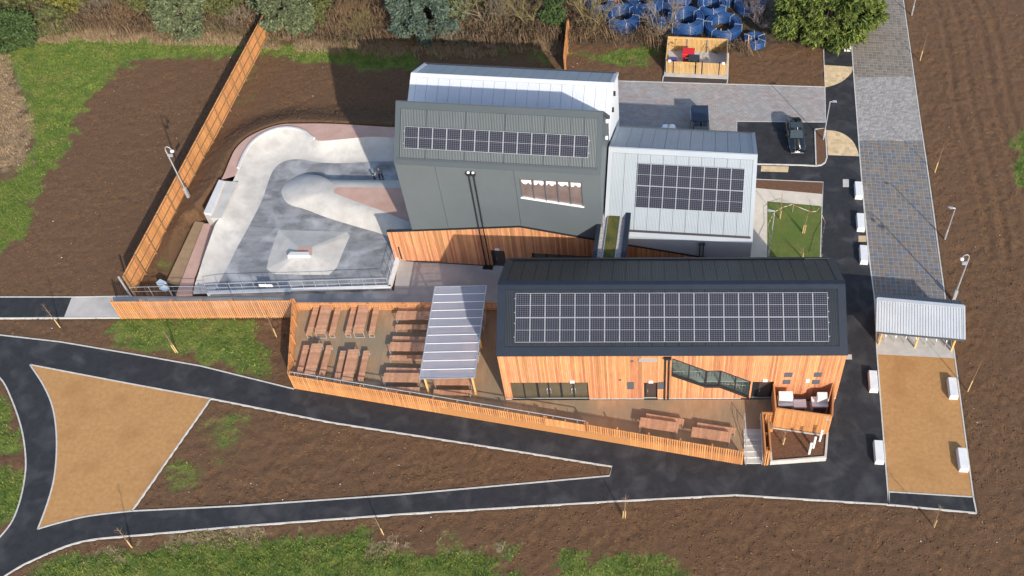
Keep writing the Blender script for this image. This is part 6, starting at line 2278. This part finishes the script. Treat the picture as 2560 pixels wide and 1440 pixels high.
# ------------------------------------------------------------------ vegetation along the back
def leaf_quads(C, size, rng, elong=1.6, out=None, droop=0.0):
    """one quad per row of C; orientation random, long axis biased to `out`"""
    n = len(C)
    d = rng.normal(0, 1, (n, 3))
    if out is not None:
        d = d * 0.55 + out * 1.0
        d[:, 2] -= droop
    d /= np.linalg.norm(d, axis=1)[:, None] + 1e-9
    e = rng.normal(0, 1, (n, 3))
    s = np.cross(d, e)
    s /= np.linalg.norm(s, axis=1)[:, None] + 1e-9
    L = (size * rng.uniform(0.6, 1.4, n))[:, None]
    a, b = d * L * elong / 2, s * L / 2
    v = np.stack([C - a - b * .6, C - a * .2 + b * 1.0, C + a, C - a * .2 - b * 1.0], 1).reshape(-1, 3)
    return v, np.arange(4 * n).reshape(-1, 4)


def crown_points(c, rx, ry, rz, nclump, per, sig, rng, cone=0.0, nl=16, lr=.36):
    """a crown of uneven lobes set round the stem, each lobe a cloud of clumps"""
    out, dirs = [], []
    for k in range(nl):
        f = (k + rng.random()) / nl
        a = k * 2.4 + rng.uniform(-.5, .5)
        taper = (1 - cone * f) * math.sqrt(max(1 - (2 * f - .8) ** 2 / 2.2, .12))
        d = rng.uniform(.35, .85) * taper
        lc = np.array([math.cos(a) * d * rx, math.sin(a) * d * ry, (2 * f - 1) * rz * .92])
        R = lr * rng.uniform(.6, 1.25) * (1 - .35 * cone * f)
        m = max(3, int(nclump / nl * R / lr))
        u = rng.normal(0, 1, (m, 3))
        u /= np.linalg.norm(u, axis=1)[:, None]
        p = u * (.45 + .6 * rng.random(m) ** .6)[:, None] * np.array([rx * R, ry * R, min(rz * .5, rx * R * .75)])
        out.append(lc + p)
        o = u * .7 + lc / (np.linalg.norm(lc) + 1e-6) * .5
        dirs.append(o)
    p, o = np.concatenate(out), np.concatenate(dirs)
    p = p + np.array(c)
    k = p[:, 2] > .1
    p, o = p[k], o[k]
    Q = np.repeat(p, per, 0) + rng.normal(0, 1, (len(p) * per, 3)) * sig
    return Q, np.repeat(o, per, 0)


def foliage_mat(name, dark, light, isl=0.3):
    m = mat(name, dark, light, scale=1.1, rough=0.85, isl=isl, detail=3)
    b = m.node_tree.nodes['Principled BSDF']
    b.inputs['Subsurface Weight'].default_value = 0.0
    return m


T['bark'] = mat('bark', (0.085, 0.06, 0.042), (0.15, 0.11, 0.08), 4, rough=0.9, stretch=(3, 3, .6))


def leafy_tree(name, label, cat, base, h, rx, ry, z0, m, nclump, per, sig, size, seed, cone=0.35, group=None, elong=2.2, droop=.3, stems=1, nl=16, lr=.36):
    rng = np.random.default_rng(seed)
    t = thing(name, label, cat, base, group)
    rz = (h - z0) / 2
    rr = random.Random(seed)
    for k in range(stems):
        off = Vector((rr.uniform(-.5, .5) * (stems > 1), rr.uniform(-.5, .5) * (stems > 1), 0))
        mb = MB().tube([base + off * .3 + Vector((0, 0, -.1)), base + off * .8 + Vector((.05, 0, h * .35)), base + off * 1.4 + Vector((0, .1, h * .85))], [.06 * rx + .06, .05 * rx, .02], 8)
        part('trunk', mb, T['bark'], t)
    mb = MB()
    for k in range(16):
        f = rr.uniform(.15, .8)
        a = rr.uniform(0, 6.28)
        p = base + Vector((0, 0, h * f))
        q = p + Vector((math.cos(a) * rx * .75, math.sin(a) * ry * .75, rr.uniform(.2, .9)))
        mb.tube([p, p.lerp(q, .5) + Vector((0, 0, .15)), q], [.05, .035, .015], 5)
    lb = part('limbs', mb, T['bark'], t)
    lb['kind'] = 'stuff'
    C, o = crown_points((0, 0, z0 + rz), rx, ry, rz, nclump, per, sig, rng, cone=cone, nl=nl, lr=lr)
    v, f = leaf_quads(C, size, rng, elong, o, droop)
    cr = link('crown', np_mesh('crown', v, f, m), t)
    cr['kind'] = 'stuff'
    return t


M_CON = foliage_mat('green_conifer', (0.032, 0.062, 0.008), (0.155, 0.190, 0.030), .4)
M_PINE = foliage_mat('blue_green_pine', (0.038, 0.062, 0.045), (0.105, 0.145, 0.105), .35)
M_GREY = foliage_mat('grey_green_pine', (0.060, 0.078, 0.034), (0.150, 0.175, 0.085), .35)
M_OLIVE = foliage_mat('olive_conifer', (0.048, 0.058, 0.016), (0.130, 0.135, 0.042), .35)
M_YEL = foliage_mat('yellow_green_shrub', (0.085, 0.090, 0.014), (0.215, 0.200, 0.040), .3)
M_BRN = foliage_mat('brown_shrub', (0.060, 0.036, 0.016), (0.150, 0.096, 0.042), .4)
M_IVY = foliage_mat('ivy', (0.025, 0.05, 0.012), (0.07, 0.115, 0.028), .3)
leafy_tree('conifer', 'big bushy bright green conifer beside the paved road', 'tree', P(2062, 88), 10.0, 7.7, 6.3, 0.0, M_CON, 2300, 36, .19, .17, 1, cone=.45, droop=.25, elong=3.0, nl=80, lr=.18)
leafy_tree('pine_tree', 'blue-green pine behind the silver hall at the hedge', 'tree', P(1062, 92), 8.5, 3.9, 3.2, 0.2, M_PINE, 560, 44, .2, .18, 2, cone=.2, group='hedge trees', nl=26, lr=.28)
leafy_tree('pine_tree', 'smaller olive pine touching the blue-green pine on its right', 'tree', P(1118, 40), 8.0, 2.6, 2.6, 0.6, M_GREY, 280, 40, .22, .18, 3, cone=.25, group='hedge trees')
leafy_tree('pine_tree', 'grey-green pine just right of the tall fence end', 'tree', P(735, 92), 7.5, 2.9, 2.5, 0.4, M_GREY, 360, 42, .2, .17, 4, cone=.25, group='hedge trees', nl=20, lr=.32)
leafy_tree('pine_tree', 'olive pine at the top edge, second right of the fence', 'tree', P(805, 50), 7.5, 2.8, 2.6, 0.3, M_OLIVE, 330, 42, .22, .17, 5, cone=.25, group='hedge trees')
leafy_tree('pine_tree', 'pale pine left of the tall fence end at the top', 'tree', P(640, 18), 6.5, 2.5, 2.4, 0.5, M_GREY, 260, 40, .22, .17, 6, cone=.2, group='hedge trees')
leafy_tree('conifer_shrub', 'spreading grey-green conifer in the brown scrub left of the fence', 'tree', P(462, 80), 5.6, 3.7, 2.8, 0.1, M_GREY, 440, 42, .2, .17, 7, cone=.2, group='hedge trees', nl=22)
leafy_tree('conifer_shrub', 'yellow-green conifer above the grey-green one in the scrub', 'tree', P(505, 22), 6.5, 3.8, 2.8, 0.2, M_YEL, 400, 42, .22, .17, 8, cone=.2, group='hedge trees', nl=20)
leafy_tree('conifer_shrub', 'small yellow-green shrub at the top left of the scrub', 'shrub', P(185, 34), 4.2, 2.8, 2.0, 0.1, M_YEL, 260, 40, .2, .16, 9, cone=.15, group='hedge trees', nl=12)
leafy_tree('ivy_bush', 'dark green ivy bush left of the far timber fence', 'shrub', P(1388, 78), 4.6, 1.4, 1.3, 0.2, M_IVY, 140, 38, .18, .15, 10, cone=.1, group='hedge trees', nl=9, lr=.45)
leafy_tree('ivy_bush', 'dark leafy bush at the left edge of the scrub', 'shrub', P(25, 112), 2.8, 3.4, 1.9, 0.0, M_IVY, 260, 40, .24, .16, 11, cone=.0, group='hedge trees', nl=12, lr=.4)
leafy_tree('conifer_shrub', 'olive conifer at the top edge of the scrub left of the yellow one', 'tree', P(330, 5), 5.5, 3.0, 2.4, 0.2, M_OLIVE, 280, 40, .22, .17, 12, cone=.2, group='hedge trees')
leafy_tree('conifer_shrub', 'dark olive bush in the scrub at far left', 'shrub', P(80, 40), 3.6, 3.2, 2.2, 0.1, M_OLIVE, 260, 40, .24, .17, 13, cone=.1, group='hedge trees')

for k_, ((bx_, by_), h_, r_, m_, lab_) in enumerate((((110, 10), 4.5, 2.8, M_OLIVE, 'olive bush at the very top left corner'), ((265, -8), 5.0, 2.8, M_GREY, 'grey-green conifer at the top edge above the rust shrub'), ((395, 30), 4.6, 2.4, M_OLIVE, 'olive conifer left of the spreading grey-green one'),
                                          ((565, 40), 4.8, 2.5, M_OLIVE, 'olive conifer between the yellow one and the fence'), ((590, 0), 5.5, 2.6, M_YEL, 'yellowish conifer at the top edge left of the fence'), ((700, 25), 6.0, 2.2, M_OLIVE, 'narrow olive pine above the tall fence end'),
                                          ((770, 70), 4.2, 1.9, M_GREY, 'low grey-green pine right of the fence'), ((1010, 30), 7.5, 2.4, M_PINE, 'dark pine at the top edge left of the blue-green one'), ((1170, 20), 6.5, 2.2, M_OLIVE, 'olive pine behind the wide bare tree'),
                                          ((60, 95), 2.6, 2.4, M_IVY, 'low dark bush right of the left edge bush'), ((150, 75), 2.4, 2.0, M_OLIVE, 'low olive bush in the scrub below the yellow shrub'))):
    leafy_tree('conifer_shrub', lab_, 'tree', P(bx_, by_), h_, r_, r_ * .85, .1, m_, int(110 * r_), 40, .21, .17, 60 + k_, cone=.2, group='hedge trees', nl=15)


def bare_tree(label, base, h, spread, m, seed, levels=5, stems=5, lean=(0, 0)):
    rr = random.Random(seed)
    t = thing('bare_tree', label, 'tree', base, 'bare trees along the yard')
    tr = MB()
    br = MB()
    cnt = [0]

    def grow(p, d, L, r, lv):
        if lv == 0 or cnt[0] > 2600:
            return
        n = 3
        pts = [p]
        rad = [r]
        q, dd = p.copy(), d.copy()
        for i in range(n):
            dd = (dd + Vector((rr.uniform(-.28, .28), rr.uniform(-.28, .28), rr.uniform(-.12, .22)))).normalized()
            q = q + dd * L / n
            pts.append(q.copy())
            rad.append(max(r * (1 - .5 * (i + 1) / n), .009))
        (tr if lv == levels else br).tube(pts, rad, 5 if lv == levels else 3)
        cnt[0] += 1
        for k in range(rr.choice([2, 3, 3, 4])):
            f = rr.uniform(.35, 1.0)
            i = min(int(f * n), n - 1)
            s = pts[i].lerp(pts[i + 1], f * n - i)
            nd = (dd + Vector((rr.uniform(-.9, .9), rr.uniform(-.9, .9), rr.uniform(-.25, .5)))).normalized()
            grow(s, nd, L * rr.uniform(.58, .8), max(r * .55, .009), lv - 1)
    for k in range(stems):
        a = k * 6.28 / stems + rr.uniform(-.4, .4)
        d = Vector((math.cos(a) * spread + lean[0], math.sin(a) * spread + lean[1], 1)).normalized()
        grow(base + Vector((math.cos(a) * .15, math.sin(a) * .15, -.05)), d, h * .40, .085, levels)
    part('trunk', tr, m, t)
    o = part('branches', br, m, t)
    o['kind'] = 'stuff'
    return t


M_TW1 = mat('pale_twig', (0.155, 0.120, 0.078), (0.27, 0.215, 0.145), 2, rough=0.9)
M_TW4 = mat('russet_twig', (0.135, 0.080, 0.042), (0.245, 0.155, 0.085), 2, rough=0.9)
M_TW2 = mat('ochre_twig', (0.145, 0.112, 0.045), (0.25, 0.195, 0.085), 2, rough=0.9)
M_TW3 = mat('purple_twig', (0.105, 0.085, 0.082), (0.19, 0.155, 0.15), 2, rough=0.9)
bare_tree('wide bare tree with pale branches behind the silver hall', P(1220, 62), 6.5, .75, M_TW1, 1, stems=7)
bare_tree('bare ochre tree left of the far timber fence', P(1330, 70), 6.0, .6, M_TW2, 2, stems=5)
bare_tree('bare tree with ochre lichen right of the far timber fence', P(1480, 78), 7.0, .7, M_TW2, 3, stems=7)
bare_tree('bare pale tree at the top between the coils and the fence', P(1560, 25), 6.5, .7, M_TW1, 4, stems=5)
bare_tree('bare tree beside the tall stacked pipe coil', P(1652, 88), 6.0, .7, M_TW1, 5, stems=6)
bare_tree('bare purple-brown tree between the coils and the conifer', P(1905, 68), 5.0, .8, M_TW3, 6, stems=6)
bare_tree('twiggy brown shrub in the hedge left of the pines', P(915, 88), 3.6, .8, M_TW2, 7, levels=5, stems=8)
bare_tree('small bare shrub left of the tall fence near the top', P(600, 70), 3.4, .8, M_TW1, 8, levels=5, stems=6)

for i_, ((bx_, by_), h_, lab) in enumerate((((870, 70), 4.6, 'tall brown twiggy shrub right of the olive pine'), ((955, 60), 5.0, 'tall brown twiggy shrub left of the blue-green pine'), ((985, 100), 3.2, 'low brown shrub at the foot of the blue-green pine'),
                                          ((320, 62), 3.4, 'brown arching shrub in the scrub left of the grey-green conifer'), ((250, 40), 3.4, 'rust brown shrub right of the small yellow-green one'), ((1130, 105), 2.6, 'low dead shrub between the pine and the wide bare tree'))):
    bare_tree(lab, P(bx_, by_), h_, .85, M_TW4 if i_ < 4 else M_TW1, 20 + i_, levels=5, stems=9)

# brambles, dead stems and leaf litter filling the hedge
rng = np.random.default_rng(21)
yard = sdist([(p.x, p.y) for p in PL([(1475, 60), (1500, -200), (2060, -200), (2050, 118), (1660, 112), (1660, 92), (1560, 95)])], GX, GY)
scrubm = wild * np.clip(yard / .8, 0, 1)


def scrub_pts(n, seed, thr=.4):
    r = np.random.default_rng(seed)
    X, Y = r.uniform(-82, 14, n), r.uniform(88, 121, n)
    k = sample(scrubm, X, Y) > thr + .3 * r.random(n)
    return X[k], Y[k]


X, Y = scrub_pts(60000, 31)
n = len(X)
hgt = 0.45 + 2.0 * np.clip(fbm(X, Y, .3, 3, 91) * 1.6 - .35, 0.05, 1)
a = rng.uniform(0, 6.28, n)
L = rng.uniform(.6, 1.9, n)
segs = 4
vs = []
w = rng.uniform(.012, .026, n)
px_, py_ = -np.sin(a) * w, np.cos(a) * w
for k in range(segs + 1):
    t_ = k / segs
    x = X + np.cos(a) * L * t_
    y = Y + np.sin(a) * L * t_
    z = hgt * (4 * t_ * (1 - t_) * .75 + t_ * .45) * rng.uniform(.85, 1.15, n)
    vs.append(np.stack([np.stack([x - px_, y - py_, z], 1), np.stack([x + px_, y + py_, z + .01], 1)], 1))
V_ = np.stack(vs, 1).reshape(n, -1, 3)
fs = []
base_i = (np.arange(n) * (segs + 1) * 2)[:, None]
for k in range(segs):
    fs.append(base_i + np.array([[2 * k, 2 * k + 1, 2 * k + 3, 2 * k + 2]]))
F_ = np.concatenate(fs, 0)
o = link('bramble_stems', np_mesh('bramble_stems', V_.reshape(-1, 3), F_, mat('bramble_stem', (0.115, 0.066, 0.034), (0.235, 0.155, 0.090), .6, rough=.9, isl=.35)))
o['kind'] = 'stuff'
X, Y = scrub_pts(240000, 32)
hh = (0.25 + 1.9 * np.clip(fbm(X, Y, .3, 3, 91) * 1.6 - .35, 0.03, 1)) * rng.random(len(X)) ** .5
C = np.stack([X, Y, hh], 1)
v, f = leaf_quads(C, .13, rng, 1.4)
lm = mat('scrub_leaf', (0.062, 0.036, 0.016), (0.125, 0.078, 0.034), .5, rough=.9, isl=.35, c3=(0.060, 0.078, 0.022), scale3=.16, f3=(.47, .57))
o = link('scrub_leaves', np_mesh('scrub_leaves', v, f, lm))
o['kind'] = 'stuff'
# tussocks of dead grass along the hedge foot
hedge = np.exp(-((sdist(PL([(-300, 130), (-300, 70), (20, 92), (200, 88), (400, 92), (620, 100), (700, 108), (900, 118), (1040, 122), (1400, 120), (1400, 135), (1040, 140), (900, 132), (700, 122), (620, 112), (400, 104), (200, 100), (60, 105)]), GX, GY)) / 1.0).clip(0, 9) ** 2)
r = np.random.default_rng(41)
X, Y = r.uniform(-80, -5, 120000), r.uniform(86, 106, 120000)
k = sample(hedge, X, Y) * (fbm(X, Y, .6, 3, 44)) > .32 + .25 * r.random(len(X))
blades('dead_tussocks', X[k], Y[k], .25, .75, .02, 3, T['straw'], .9, 45)
